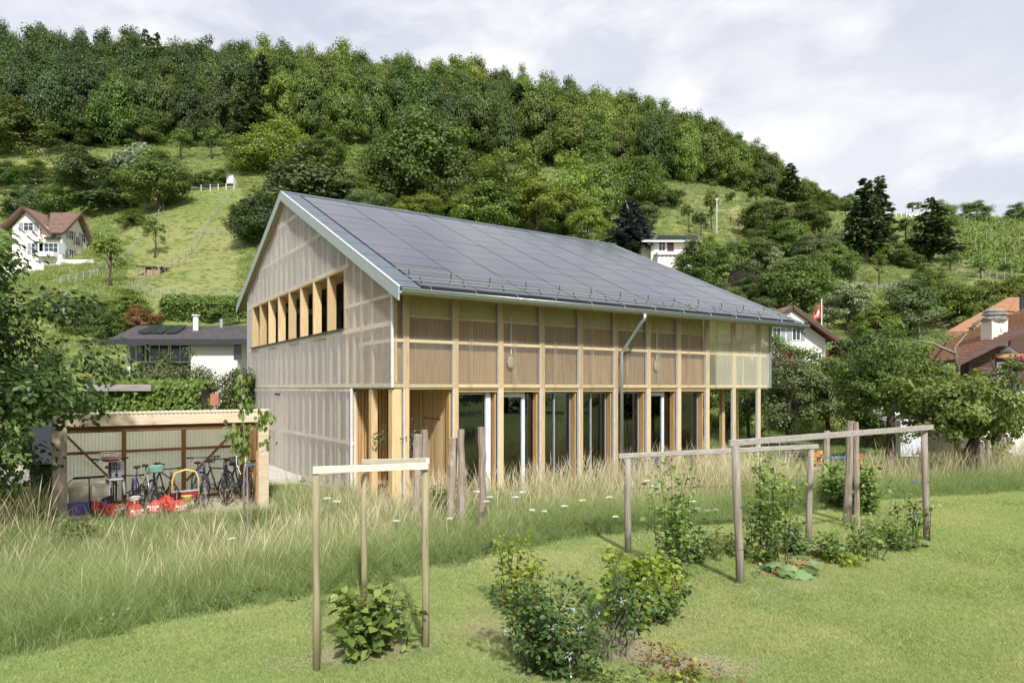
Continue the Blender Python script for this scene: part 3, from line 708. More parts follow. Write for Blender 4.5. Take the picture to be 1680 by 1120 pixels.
# corrugated sheets
def corr_s(name, s0, s1, zlo, zhi, t=0., mat='sheet_gable', parent=None, pitch=.076, amp=.014):
    n = max(8, int((s1-s0)/pitch*6)); V = []; Fc = []
    for i in range(n+1):
        s = s0+(s1-s0)*i/n; o = amp*math.sin(2*math.pi*s/pitch)
        V += [(t+o, s, zlo(s) if callable(zlo) else zlo), (t+o, s, zhi(s) if callable(zhi) else zhi)]
    for i in range(n): Fc.append((2*i, 2*i+2, 2*i+3, 2*i+1))
    me = bpy.data.meshes.new(name); me.from_pydata(V, [], Fc); me.polygons.foreach_set('use_smooth', [True]*len(Fc)); me.materials.append(M[mat])
    return put(name, me, parent if parent is not None else H)
def corr_t(name, t0, t1, zlo, zhi, s=0., mat='sheet', parent=None, pitch=.076, amp=.014):
    n = max(8, int((t1-t0)/pitch*6)); V = []; Fc = []
    for i in range(n+1):
        t = t0+(t1-t0)*i/n; o = amp*math.sin(2*math.pi*t/pitch); V += [(t, s+o, zlo), (t, s+o, zhi)]
    for i in range(n): Fc.append((2*i, 2*i+2, 2*i+3, 2*i+1))
    me = bpy.data.meshes.new(name); me.from_pydata(V, [], Fc); me.polygons.foreach_set('use_smooth', [True]*len(Fc)); me.materials.append(M[mat])
    return put(name, me, parent if parent is not None else H)
top = lambda s: roofz(s)-.20
cols = [0, 1.95, 3.27]+[3.27+1.35*k for k in range(1, 8)]+[14.05, SL]
WS0, WS1, WZ0, WZ1 = 3.27, 14.05, 4.23, 5.87
for a, b in zip(cols[:-1], cols[1:]):
    k_o = .012*(1 if cols.index(a) % 2 else -1)
    if a < WS0-.01 or a >= WS1-.05: corr_s('corrugated_sheet', max(0,a-.06), min(SL,b+.06 if b > WS0+.1 or b < 3 else b-.01), 2.60, top, t=k_o-.005)
    else:
        corr_s('corrugated_sheet', a-.06, b+.06, 2.60, WZ0-.03, t=k_o-.005)
        corr_s('corrugated_sheet', a-.06, b+.06, WZ1+.03, top, t=k_o-.005)
for a, b in zip([2.70, 3.95, 5.3, 6.65, 8.0, 9.35, 10.7, 12.05, 13.4], [3.95, 5.3, 6.65, 8.0, 9.35, 10.7, 12.05, 13.4, SL]):
    corr_s('corrugated_sheet', max(2.69,a-.06), min(SL,b+.06), GZ0+.02, 2.585, t=.010*(1 if int(a*2) % 2 else -1)-.005)
fc = [0.02, .42]+[g for g in GR[1:]]+[TL_]
for i_, (a, b) in enumerate(zip(fc[:-1], fc[1:])): corr_t('corrugated_sheet', a-(.06 if i_ > 1 else -.003)+.4*(1 < i_ < 11), b+(.06 if 0 < i_ < 11 else -.003)+.4*(0 < i_ < 10), 2.60, 5.02, s=.012*(i_ % 2)-.006, mat='sheet' if a < 11.1 else 'sheet_shed')
corr_y = corr_s
for a, b in zip([0, 1.35, 2.7, 4.05, 5.4, 6.75], [1.35, 2.7, 4.05, 5.4, 6.75, 9.0]): corr_s('corrugated_sheet', a+.003, b-.003, 2.60, top, t=TL_, mat='sheet_shed')
# insulated walls behind the sheets
def wallpoly(name, mat, s0, s1, z0, z1, t0, t1):
    pts = [(s0, z0), (s1, z0)]
    if callable(z1):
        ss = sorted([s for s in (s1, s0, RS) if s0 <= s <= s1], reverse=True); ss = list(dict.fromkeys(ss)); pts += [(s, z1(s)) for s in ss]
    else: pts += [(s1, z1), (s0, z1)]
    MB_ = MB().prism(pts, 0, t0, t1); return MB_.build(name, M[mat], H)
g2 = lambda s: roofz(s)-.36
T0, T1 = .16, .30
for a, b in zip(cols[:-1], cols[1:]):
    inwin = WS0-.01 <= a < WS1-.05
    if not inwin: wallpoly('wall_board', 'brown_board' if a < 3.2 else 'dark_board', a+.17 if a == 0 else a+.004, b-.004, 2.64, g2, T0, T1)
    else:
        wallpoly('wall_board', 'dark_board', a+.004, b-.004, 2.64, WZ0-.10, T0, T1)
        wallpoly('wall_board', 'dark_board', a+.004, b-.004, WZ1+.10, g2, T0, T1)
for a, b in zip([2.72, 3.95, 5.3, 6.65, 8.0, 9.35, 10.7, 12.05, 13.4], [3.95, 5.3, 6.65, 8.0, 9.35, 10.7, 12.05, 13.4, SL]):
    if abs(a-9.35) < .1: wallpoly('wall_board', 'dark_board', a+.004, 9.75, GZ0, 2.55, T0, T1); wallpoly('wall_board', 'dark_board', 10.35, b-.004, GZ0, 2.55, T0, T1)
    else: wallpoly('wall_board', 'dark_board', a+.004, b-.004, GZ0, 2.55, T0, T1)
hb('wall_board', 'dark_board', (TL_-.3, TL_-.16, 3.1, SL, GZ0, 2.55)); hb('wall_board', 'dark_board', (.3, TL_-.3, SL-.2, SL, GZ0, 5.8))
for a, b in zip(GR[:-2], GR[1:-1]):
    if a > 11: break
    hb('wall_board', 'brown_board', (a+.065, b-.065, .18, .28, 2.70, 4.31), bevel=0)
    hb('upper_pane', 'pale_pane', (a+.065, b-.065, .20, .26, 4.36, 4.95), bevel=0)
    hb('transom', 'pale_batten_h', (a+.065, b-.065, .15, .29, 4.31, 4.36))
hb('inner_lining', 'orange_wood', (.4, 11.25, .30, .33, 2.62, 4.98), bevel=0)
hb('wall_board', 'brown_board', (.17, .34, .18, .28, 2.70, 4.95), bevel=0)
# battens in the gable
def bat_s(s0, s1, z, h=.075, t=.025): return MB().box(t, t+.045, s0, s1, z-h/2, z+h/2).build('batten', M['pale_batten_hy'], H, bevel=.003)
for s0, s1, z, h in ((0, WS0, 4.81, .08), (0, 2.2, 3.73, .09), (WS0-.3, SL, WZ1+.07, .12), (0.2, SL, WZ0-.09, .12), (0.02, SL, 2.66, .10), (2.7, SL, 2.53, .06), (2.7, 9.7, 1.10, .09), (10.4, SL, 1.10, .09), (2.7, SL, GZ0+.12, .1), (5.15, 12.7, 7.23, .10), (7.6, 10.4, 8.35, .09)): bat_s(s0, s1, z, h)
for s in [.12, 1.42, 2.2, 2.72]+sorted(SG+[g+.675 for g in SG[:8]])+[14.6]:
    w_ = .10 if s in (.12, 2.2, 2.72) else .07
    if s < WS0-.1 or s > 14.1: MB().box(.072, .145, s-w_/2, s+w_/2, 2.62, roofz(s)-.36).build('stud', M['stud_pale'], H, bevel=.003)
    else:
        MB().box(.072, .145, s-w_/2, s+w_/2, 2.62, WZ0-.15).build('stud', M['stud_pale'], H, bevel=.003)
        MB().box(.072, .145, s-w_/2, s+w_/2, WZ1+.13, roofz(s)-.36).build('stud', M['stud_pale'], H, bevel=.003)
    if s > 2.6 and abs(s-10.02) > .3: MB().box(.072, .145, s-w_/2, s+w_/2, GZ0, 2.5).build('stud', M['stud_pale'], H, bevel=.003)
# narrow door in the lower gable
hb('door_post', 'pale_batten', (.02, .15, 9.72, 9.83, GZ0, 2.35)); hb('door_post', 'pale_batten', (.02, .15, 10.28, 10.39, GZ0, 2.35)); hb('door_head', 'dark_metal', (-.03, .15, 9.7, 10.4, 2.35, 2.40))
hb('door_pane', 'seat_grey', (.17, .20, 9.83, 10.28, GZ0, 2.34))
# window band with deep fins
hb('window_sill', 'dark_metal', (-.06, .62, WS0-.03, WS1+.03, WZ0-.03, WZ0+.01)); hb('window_lining', 'larch_hy', (.02, .75, WS0, WS1, WZ1-.015, WZ1+.05))
hb('window_lining', 'larch', (.02, .75, WS0-.06, WS0, WZ0, WZ1)); hb('window_lining', 'larch', (.02, .75, WS1, WS1+.06, WZ0, WZ1))
for s in SG[1:8]: hb('window_fin', 'larch', (.0, .25, s-.045, s+.045, WZ0+.012, WZ1-.017))
hb('window_fin', 'larch', (.0, .25, WS1-.10, WS1-.003, WZ0+.012, WZ1-.017))
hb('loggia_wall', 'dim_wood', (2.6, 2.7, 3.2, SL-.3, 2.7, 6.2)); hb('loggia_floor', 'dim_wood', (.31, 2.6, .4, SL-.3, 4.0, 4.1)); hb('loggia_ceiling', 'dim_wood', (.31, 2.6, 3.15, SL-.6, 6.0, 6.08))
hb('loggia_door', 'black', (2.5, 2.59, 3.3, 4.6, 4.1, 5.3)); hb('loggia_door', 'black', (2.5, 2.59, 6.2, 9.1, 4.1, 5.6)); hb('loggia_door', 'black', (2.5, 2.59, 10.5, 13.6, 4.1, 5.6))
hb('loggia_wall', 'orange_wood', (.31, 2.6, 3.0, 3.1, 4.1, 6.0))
# facade battens, posts, trims
for z, h in ((2.65, .085), (3.73, .075)):
    for a, b in zip([0.0]+GR, GR+[TL_]): MB().box(a+.066, b-.09, .028, .075, z-h/2, z+h/2).build('batten', M['pale_batten_h'], H, bevel=.003)
    MB().box(-.075, -.022, -.022, SL if z < 3 else 2.2, z-h/2, z+h/2) if 0 else None
for i, g in enumerate(GR):
    hb('post', 'larch', (g-.06, g+.06, .02, .155, GZ0, 5.0)); 
    hb('post_trim', 'white_metal', (g-.085, g-.063, .03, .12, GZ0, 4.98), bevel=0)
    if i >= 1 and i < 9: hb('inner_post', 'orange_wood', (g-.13, g-.09, .16, .34, GZ0, 2.55))
hb('corner_post', 'larch', (.02, .27, .02, .27, GZ0, 2.56), bevel=.02); hb('corner_post', 'larch', (.03, .15, .03, .15, 2.72, 4.95))
hb('corner_post', 'larch', (.03, .20, 1.33, 1.52, GZ0, 2.56), bevel=.01)
hb('corner_trim', 'white_metal', (-.03, .028, -.045, .012, 2.60, 4.95), bevel=.008); hb('corner_trim', 'white_metal', (-.03, .03, 2.655, 2.69, GZ0, 2.585), bevel=0)
hb('corner_trim', 'grey_metal', (-.04, .02, SL, SL+.05, GZ0, 6.4), bevel=0); hb('corner_trim', 'grey_metal', (TL_, TL_+.05, -.05, .03, 2.6, 5.0), bevel=0)
# entrance recess of upright slats
hb('porch_wall', 'orange_wood', (.31, 1.72, 2.78, 2.84, GZ0, 2.56), bevel=0); hb('porch_wall', 'larch', (1.76, 1.82, .38, 2.78, GZ0, 2.56), bevel=0)  # back wall and its slats: shade put into a darker, more orange wood
rs = random.Random(4); t = .16
while t < 1.72:
    wd = rs.uniform(.045, .075); hb('slat', 'orange_wood', (t, t+wd, 2.72-rs.uniform(0,.03), 2.775, GZ0+.02, 2.55), bevel=0); t += wd+rs.uniform(.012, .03)
s = .38
while s < 2.70:
    wd = rs.uniform(.045, .07)
    hb('slat', 'larch', (1.70-rs.uniform(0,.02), 1.755, s, s+wd, GZ0+.02, 2.55), bevel=0); s += wd+rs.uniform(.012, .022)
hb('bench', 'larch', (.5, 1.3, 2.3, 2.68, .0, .06)); hb('hatch_line', 'black', (1.672, 1.678, .75, 1.75, 1.78, 1.80), bevel=0)
# floors, ceiling, interior
hb('upper_floor', 'larch_h', (.1, TL_-.02, .06, SL-.02, 2.565, 2.598), bevel=0); hb('ground_slab', 'concrete', (-.05, TL_+.6, -.9, SL-.3, GZ0-.3, GZ0-.02), bevel=0)
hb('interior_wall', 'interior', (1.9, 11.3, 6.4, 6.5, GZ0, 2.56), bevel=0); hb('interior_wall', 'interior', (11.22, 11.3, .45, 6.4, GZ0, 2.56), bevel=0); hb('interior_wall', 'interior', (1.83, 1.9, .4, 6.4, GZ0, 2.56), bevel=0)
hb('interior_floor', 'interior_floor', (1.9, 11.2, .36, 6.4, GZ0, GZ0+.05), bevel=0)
for tt in (3.6, 6.3, 8.1, 9.3, 10.4): hb('interior_post', 'orange_wood', (tt, tt+.14, 1.8, 1.94, GZ0+.05, 2.56))
for ss in (1.35, 2.7): hb('post', 'larch', (TL_-.2, TL_-.06, ss-.1, ss+.04, GZ0, 2.56))
hb('post', 'orange_wood', (12.5, 12.62, 2.9, 3.02, GZ0, 2.56)); hb('post', 'larch', (13.0, 13.14, .9, 1.04, GZ0, 2.56))
hb('interior_wall', 'orange_wood', (11.3, TL_-.3, 3.2, 3.3, 2.65, 4.9), bevel=0)
# window units on the ground floor
def window_unit(k, kind):
    a, b = GR[k]+.065, GR[k+1]-.145; y = .36; z0, z1 = GZ0+.06, 2.47
    w_ = empty('window' if kind != 'door' else 'glazed_door', (0, 0, 0)); w_.parent = H; w_.name = 'window' if kind != 'door' else 'glazed_door'
    fr = 'white_metal' if kind in ('door', 'curtain') else 'grey_metal'
    m = MB(); f = .09 if kind == 'door' else .04; c = a+.62 if kind == 'door' else b
    if kind == 'door':
        c = a+.86; m.box(a, a+f, y-.05, y+.03, z0, z1).box(c-f, c, y-.05, y+.03, z0, z1).box(a+f, c-f, y-.05, y+.03, z1-.12, z1).box(a+f, c-f, y-.05, y+.03, z0, z0+.12)
        m.box(c+.003, c+.03, y-.03, y+.03, z0, z1).box(c+.03, b, y-.03, y+.03, z0, z0+.05)
    else:
        m.box(a, a+f, y-.03, y+.03, z0, z1).box(b-f, b, y-.03, y+.03, z0, z1).box(a+f, b-f, y-.03, y+.03, z1-f, z1).box(a+f, b-f, y-.03, y+.03, z0, z0+f)
        if kind == 'mullion': c2 = a+(b-a)*.45; m.box(c2, c2+.045, y-.05, y+.03, z0+f, z1-f)
        if kind == 'curtain': m.box(b-.20, b-.05, y-.10, y-.032, z0, z1)
    m.build('frame', M[fr], w_, bevel=.004)
    MB().box(a+.02, b-.02, y-.006, y+.002, z0+.03, z1-.02).build('pane', M['glass'], w_)
    if kind == 'door': MB().tube([(a+.045, y-.05, .72), (a+.045, y-.10, .72), (a+.14, y-.10, .72)], .011, 6).box(a+.03, a+.06, y-.058, y-.051, .62, .80).build('handle', M['dark_metal'], w_)
    hb('lintel', 'larch_h', (GR[k]+.062, GR[k+1]-.062, .10, .30, 2.49, 2.56)); hb('threshold', 'larch_h', (GR[k]+.062, GR[k+1]-.062, .10, .40, GZ0, GZ0+.055))
for k, kind in zip(range(1, 8), ('curtain', 'door', 'mullion', 'mullion', 'plain', 'door', 'plain')): window_unit(k, kind)
m = MB(); n = 46; V = []; Fc = []
for i in range(n+1):
    t = 1.9+.88*i/n; o = .035*math.sin(i*1.25)+.015*math.sin(i*.5); V += [(t, .52+o, GZ0+.08), (t, .50+o, 2.45)]
for i in range(n): Fc.append((2*i, 2*i+2, 2*i+3, 2*i+1))
o = MB().add(V, Fc).build('curtain', M['curtain'], None, True); o.location = (CO.x, CO.y, 0); o.rotation_euler[2] = ANG; tag(o, 'pale green curtain drawn behind the leftmost window pane', 'curtain')
# ---- roof
def rbox(name, mat, t0, t1, s0, s1, d0, d1, parent=None, bevel=0):
    """slab on the roof slope: s range (both on one side), d measured down from roofz"""
    return MB().prism([(s0, roofz(s0)-d1), (s1, roofz(s1)-d1), (s1, roofz(s1)-d0), (s0, roofz(s0)-d0)], 0, t0, t1).build(name, M[mat], parent or H, bevel=bevel)
RT0, RT1, RE, RB = -.2, 15.3, -.8, 16.1
rbox('roof_deck', 'larch_h', RT0+.04, RT1-.04, RE+.06, RS, .13, .20); rbox('roof_deck', 'larch_h', RT0+.04, RT1-.04, RS, RB-.05, .13, .20)
rbox('roof_layer', 'solar', RT0+.03, RT1-.03, RE+.05, RS, .013, .129); rbox('roof_layer', 'dark_metal', RT0+.03, RT1-.03, RS, RB, .02, .129)
for (a, b) in ((RE, RS), (RS, RB)):
    for (t0, t1) in ((RT0, RT0+.035), (RT1-.035, RT1)): rbox('verge_board', 'verge_metal', t0, t1, a, b, -.015, .30)
for (t0, t1) in ((RT0+.037, RT0+.62), (RT1-.42, RT1-.037)): rbox('verge_flashing', 'flashing', t0, t1, RE+.04, RS-.02, .004, .012)
for (t0, t1) in ((RT0-.006, RT0+.05),): rbox('verge_edge', 'white_metal', t0, t1, RE, RS, -.03, -.016)
for j in range(9): rbox('flashing_joint', 'dark_metal', RT0+.04, RT0+.6, RE+.5+j*1.05, RE+.508+j*1.05, -.002, .0035)
# solar modules, one by one
P0, P1 = RT0+.66, RT1-.46; nc, nr = 9, 11; pw = (P1-P0)/nc; ph = (RS-.12-(RE+.25))/nr
pm = MB().prism([(0, -.045), (ph-.022, -.045+SLP*(ph-.022)), (ph-.022, SLP*(ph-.022)), (0, 0)], 0, 0, pw-.007).mesh('solar_panel'); pm.materials.append(M['solar'])
fm = MB()
for (a, b) in ((0, .005), (pw-.012, pw-.007)): fm.prism([(0, -.02), (ph-.022, -.02+SLP*(ph-.022)), (ph-.022, .004+SLP*(ph-.022)), (0, .004)], 0, a, b)
fmm = fm.mesh('panel_rim'); fmm.materials.append(M['dark_metal'])
for i in range(nc):
    for j in range(nr):
        s = RE+.25+j*ph; off = random.uniform(-.0015, .0015)
        o = put('solar_panel', pm, H, loc=(P0+i*pw, s, roofz(s)+.012+off)); o.rotation_euler = (random.uniform(-.002,.002), random.uniform(-.002,.002), 0)
        q = tag(put('panel_rim', fmm, o), kind='stuff')
rbox('ridge_cap', 'flashing', RT0, RT1, RS-.13, RS, -.05, .01); rbox('ridge_cap', 'grey_metal', RT0, RT1, RS, RS+.2, -.05, .01)
rbox('solar_panel', 'dark_metal', P0, P1, RS+.3, RB-.3, -.01, .01)
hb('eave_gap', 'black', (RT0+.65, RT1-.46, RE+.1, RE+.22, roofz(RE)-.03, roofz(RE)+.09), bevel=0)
hb('eave_board', 'dark_metal', (RT0+.05, RT1-.05, RE+.02, RE+.1, roofz(RE)-.12, roofz(RE)+.02), bevel=0)
# gutter: half round trough with sleeves
gz = roofz(RE)-.05
def gutter(t0, t1):
    V = []; Fc = []; n = 12
    for k in range(n+1):
        a = math.pi*k/n; V += [(t0, RE-.06-.09*math.cos(a), gz-.11*math.sin(a)), (t1, RE-.06-.09*math.cos(a), gz-.11*math.sin(a))]
    for k in range(n): Fc.append((2*k, 2*k+1, 2*k+3, 2*k+2))
    V2 = [(x, RE-.06+(y-RE+.06)*.93, gz+(z-gz)*.93) for x, y, z in V]; b = len(V)
    F2 = [tuple(reversed([i+b for i in f])) for f in Fc]
    return MB().add(V+V2, Fc+F2+[(0, 1, b+1, b), (2*n, b+2*n, b+2*n+1, 2*n+1)])
g_ = gutter(RT0+.03, RT1+.1); g_.tube([(RT0+.03, RE-.155, gz+.005), (RT1+.1, RE-.155, gz+.005)], .014, 8).build('gutter', M['zinc'], H, True)
for t in [.55+1.2*i for i in range(13)]: MB().torus((t, RE-.06, gz), (1, 0, 0), .114, .006, 20, 4).build('gutter_bracket', M['zinc'], H)
m = MB(); m.tube([(7.40, RE-.06, gz-.10), (7.40, RE-.06, gz-.24), (7.34, RE+.02, gz-.36), (7.25, -.16, 3.72), (7.2, -.13, 3.62), (7.2, -.13, 3.4), (7.2, -.13, GZ0)], [.075, .052, .05, .05, .05, .05, .05], 12).torus((7.2,-.13,3.60),(0,0,1),.052,.01,14,6).build('downpipe', M['zinc'], H, True)
# snow guards
for (ds, hgt) in ((.36, .15), (.28, .10), (.95, .15)):
    s = RE+ds; z = roofz(s)+hgt; MB().tube([(RT0+.3, s-.02, z), (RT1-.3, s-.02, z)], .013, 6).build('snow_guard_rail', M['chrome'], H)
for t in [RT0+.7+1.15*i for i in range(13)]:
    MB().beam((t, RE+.25, roofz(RE+.3)+.03), (t, RE+.34, roofz(RE+.34)+.17), .02, .02).beam((t, RE+.93, roofz(RE+.95)+.02), (t, RE+.93, roofz(RE+.95)+.17), .02, .02).build('snow_guard_bracket', M['dark_metal'], H)
hb('concrete_step', 'concrete', (-1.9, -.05, 7.0, 10.6, GZ0-.1, GZ0+.16), bevel=.01)
def HL(t, s, z): r = Matrix.Rotation(ANG, 3, 'Z') @ Vector((t, s, z)); return Vector((CO.x+r.x, CO.y+r.y, z))

# ================================================================ bike shed
SA = Vector((-9.81, 14.3)); SW, SD, SZ0, SZ1 = 4.48, 2.7, -.38, 2.03
B = empty('bike_shed', (SA.x, SA.y, 0), ANG, 'open timber bike shed with corrugated back wall and pale front beam', 'shed')
def sb(name, mat, *boxes, bevel=.006):
    m = MB()
    for b in boxes: m.box(*b)
    return m.build(name, M[mat], B, bevel=bevel)
sb('post', 'shed_post', (0, .27, 0, .1, SZ0, SZ1-.0)); sb('post', 'shed_pale', (SW-.25, SW, 0, .1, SZ0, SZ1))
sb('front_beam', 'shed_pale', (.272, SW-.252, .01, .1, SZ1-.28, SZ1))
sb('top_rail', 'brown_frame', (.1, SW-.1, .102, .22, SZ1-.42, SZ1-.10)); sb('top_rail', 'brown_frame', (.05, SW-.05, SD-.14, SD-.05, SZ1-.44, SZ1-.3))
for x in (.04, 1.45, 2.85, SW-.14): sb('back_post', 'brown_frame', (x, x+.1, SD-.145, SD-.052, SZ0, SZ1-.44))
sb('back_rail', 'brown_frame', (.14, SW-.14, SD-.125, SD-.055, .93, 1.0)); sb('back_rail', 'brown_frame', (.14, SW-.14, SD-.125, SD-.055, SZ0, SZ0+.08))
MB().beam((.14, SD-.16, SZ1-.46), (1.35, SD-.16, .1), .05, .11, (0,1,0)).build('brace', M['brown_frame'], B)
MB().beam((SW-.14, SD-.16, SZ1-.46), (2.95, SD-.16, .1), .05, .11, (0,1,0)).build('brace', M['brown_frame'], B)
sb('side_wall', 'orange_wood', (SW-.06, SW-.02, .1, SD-.05, SZ0, SZ1-.1)); sb('side_wall', 'shed_pale', (.0, .03, .1, SD-.05, SZ0, SZ1-.1))
for y in (.75, 1.4): sb('side_post', 'orange_wood', (SW-.13, SW-.062, y, y+.09, SZ0, SZ1-.11))
for i in range(4):
    a = .02+i*(SW-.04)/4; corr_t('corrugated_sheet', a+.002, a+(SW-.04)/4-.002, SZ0+.03, SZ1-.2, s=SD-.02, mat='sheet_back', parent=B)
n = int(SW/.0127); V = []; Fc = []
for i in range(n+1):
    x = -.03+(SW+.06)*i/n; o = .016*math.sin(2*math.pi*x/.09); V += [(x, -.05, SZ1+.035+o), (x, SD+.05, SZ1-.12+o), (x, -.05, SZ1+.024+o)]
for i in range(n): Fc += [(3*i, 3*i+3, 3*i+4, 3*i+1), (3*i, 3*i+2, 3*i+5, 3*i+3)]
MB().add(V, Fc).build('roof_sheet', M['sheet_back'], B, True)
def BL(x, y, z=0.): r = Matrix.Rotation(ANG, 3, 'Z') @ Vector((x, y, z)); return Vector((SA.x+r.x, SA.y+r.y, z))
sheet('gravel_floor', [BL(.1,-.9).xy, BL(SW-.1,-.9).xy, BL(SW+.3,-.2).xy, BL(SW,SD).xy, BL(0,SD).xy], M['gravel'], .03, .9)
def gp(px, py, y0=3.5, y1=45):
    Ys = np.arange(y0, y1, .02); X = (px-CX)/F*Ys; Z = tz(X, Ys); yy = HY-(Z-EYE)/Ys*F
    i = int(np.argmax(yy <= py)); return Vector((float(X[i]), float(Ys[i]), float(Z[i])))
# ================================================================ things in the bike shed
def tubes(name, mat, parent, *segs, smooth=True):
    m = MB()
    for pts, r in segs: m.tube(pts, r, 7)
    return m.build(name, M[mat], parent, smooth)
def wheel(parent, y, R=.33, x=0, zc=None, w=.02, spokes=True):
    zc = R if zc is None else zc
    wh = MB().torus((x, y, zc), (1,0,0), R-w, w, 26, 6).build('wheel', M['black'], parent, True)
    m = MB().torus((x, y, zc), (1,0,0), R-w*2.3, .009, 26, 4).tube([(x-.05,y,zc),(x+.05,y,zc)], .022, 7)
    for k in range(10 if spokes else 0):
        a = math.pi*2*k/10; m.beam((x, y, zc), (x, y+math.cos(a)*(R-w*2), zc+math.sin(a)*(R-w*2)), .004, .004)
    m.build('rim', M['chrome'], wh); return wh
def bike(x, y, rz, frame, label, R=.34, bar=1.06, barw=.30, lean=0, basket=None, childseat=False, flatbar=True, seat=.95):
    p = BL(x, y, SZ0+.04); b = empty('bicycle', p, ANG+rz, label, 'bicycle'); b.rotation_euler[1] = lean; b.scale = (1.12,)*3
    wheel(b, -.52, R); wheel(b, .52, R); hb_ = bar
    tubes('frame', frame, b, ([(0,-.40,hb_-.14),(0,-.42,hb_-.30),(0,-.12,.30)], .02), ([(0,-.40,hb_-.22),(0,.18,.78)], .017), ([(0,-.12,.30),(0,.2,.82)], .018), ([(0,.18,.74),(.05,.52,R)], .011), ([(0,.18,.74),(-.05,.52,R)], .011), ([(.04,-.12,.30),(.05,.52,R)], .011), ([(-.04,-.12,.30),(-.05,.52,R)], .011))
    tubes('fork', 'dark_metal', b, ([(0,-.41,hb_-.06),(0,-.43,R*2+.05)], .022), ([(.055,-.44,R*2+.03),(.055,-.52,R)], .013), ([(-.055,-.44,R*2+.03),(-.055,-.52,R)], .013), ([(-.055,-.44,R*2+.03),(.055,-.44,R*2+.03)], .016))
    k = 0 if flatbar else .08
    tubes('handlebar', 'black', b, ([(-barw,-.34,hb_+k*.2),(-barw*.5,-.40,hb_+.01),(0,-.42,hb_-k*.4),(barw*.5,-.40,hb_+.01),(barw,-.34,hb_+k*.2)], .013), ([(-barw,-.34,hb_+k*.2),(-barw*.66,-.375,hb_+.005)], .02), ([(barw,-.34,hb_+k*.2),(barw*.66,-.375,hb_+.005)], .02), ([(-barw*.6,-.40,hb_-.01),(-barw*.85,-.43,hb_-.07)], .007), ([(barw*.6,-.40,hb_-.01),(barw*.85,-.43,hb_-.07)], .007))
    MB().lathe([(.02,0),(.075,.01),(.085,.035),(.05,.055)], (0,.24,seat-.05), 12, .85, 1.7).build('saddle', M['black'], b, True)
    tubes('seat_post', 'chrome', b, ([(0,.19,.78),(0,.23,seat-.04)], .014)); tubes('crank', 'dark_metal', b, ([(-.08,-.12,.3),(.08,-.12,.3)], .02), ([(.08,-.12,.3),(.09,-.06,.15)], .012), ([(-.08,-.12,.3),(-.09,-.18,.45)], .012), ([(.09,-.06,.15),(.17,-.06,.15)], .018), ([(-.09,-.18,.45),(-.17,-.18,.45)], .018))
    if basket:
        m = MB(); c = (0, -.55, hb_-.02)
        for i in range(4): m.torus((c[0], c[1], c[2]+i*.055), (0,0,1), .15+.014*i, .006, 20, 4)
        for k_ in range(16):
            a = k_*math.pi/8; m.beam((c[0]+.15*math.cos(a), c[1]+.15*math.sin(a), c[2]), (c[0]+.192*math.cos(a), c[1]+.192*math.sin(a), c[2]+.165), .005, .005)
        m.build('basket', M['chrome'], b)
        MB().lathe([(.10,0),(.145,.02),(.155,.085),(.12,.09)], (c[0], c[1], c[2]-.01), 14).build('basket_lining', M[basket], b, True)
    return b
# red basket bicycle with a child seat turned to the front
b = bike(1.10, 1.15, math.pi*.0, 'dark_red', 'bicycle with wire basket and dark red lining standing tallest in the shed', bar=1.15, barw=.33, basket='dark_red', flatbar=False)
t = empty('child_seat', BL(1.22, .62, .0), ANG, 'light grey plastic child seat in front of the basket bicycle', 'child seat')
m = MB(); V = []; Fc = []
for i in range(9):
    for j in range(7):
        u_ = (j-3)/3; v_ = i/8; ww = .17*(1-.25*max(0, v_-.75)*4*.5) if v_ > .75 else .17; V.append((u_*ww, .03-.07*u_*u_*-1-.02*v_, .52+v_*.42+(-.04*u_*u_ if i == 8 else 0)))
for i in range(8):
    for j in range(6): a = i*7+j; Fc.append((a, a+1, a+8, a+7))
o = m.add(V, Fc).build('shell', M['seat_grey'], t, True); o.modifiers.new('thick', 'SOLIDIFY').thickness = .025
o.modifiers.new('sub', 'SUBSURF').levels = 1
MB().box(-.15,.15,-.24,.04,.48,.52).build('seat', M['seat_grey'], t, bevel=.02)
for s in (-1, 1):
    MB().beam((s*.13,-.14,.5), (s*.15,-.20,.14), .09, .05).build('leg_guard', M['seat_grey'], t, bevel=.012); MB().box(s*.15-.045, s*.15+.045, -.28, -.12, .10, .13).build('foot_rest', M['black'], t, bevel=.008)
    for zz in (.82, .74): MB().box(s*.05-.022, s*.05+.022, -.005, .03, zz-.008, zz+.012).build('belt_slot', M['black'], t)
MB().beam((0,-.0,.90),(0,-.03,.56), .03, .012).box(-.03,.03,-.06,-.03,.56,.62).build('belt', M['black'], t)
tubes('carrier_arm', 'dark_metal', t, ([(0,.06,.5),(0,.1,-.0)], .02), ([(0,.1,.0),(0,.1,SZ0+.05)], .018))
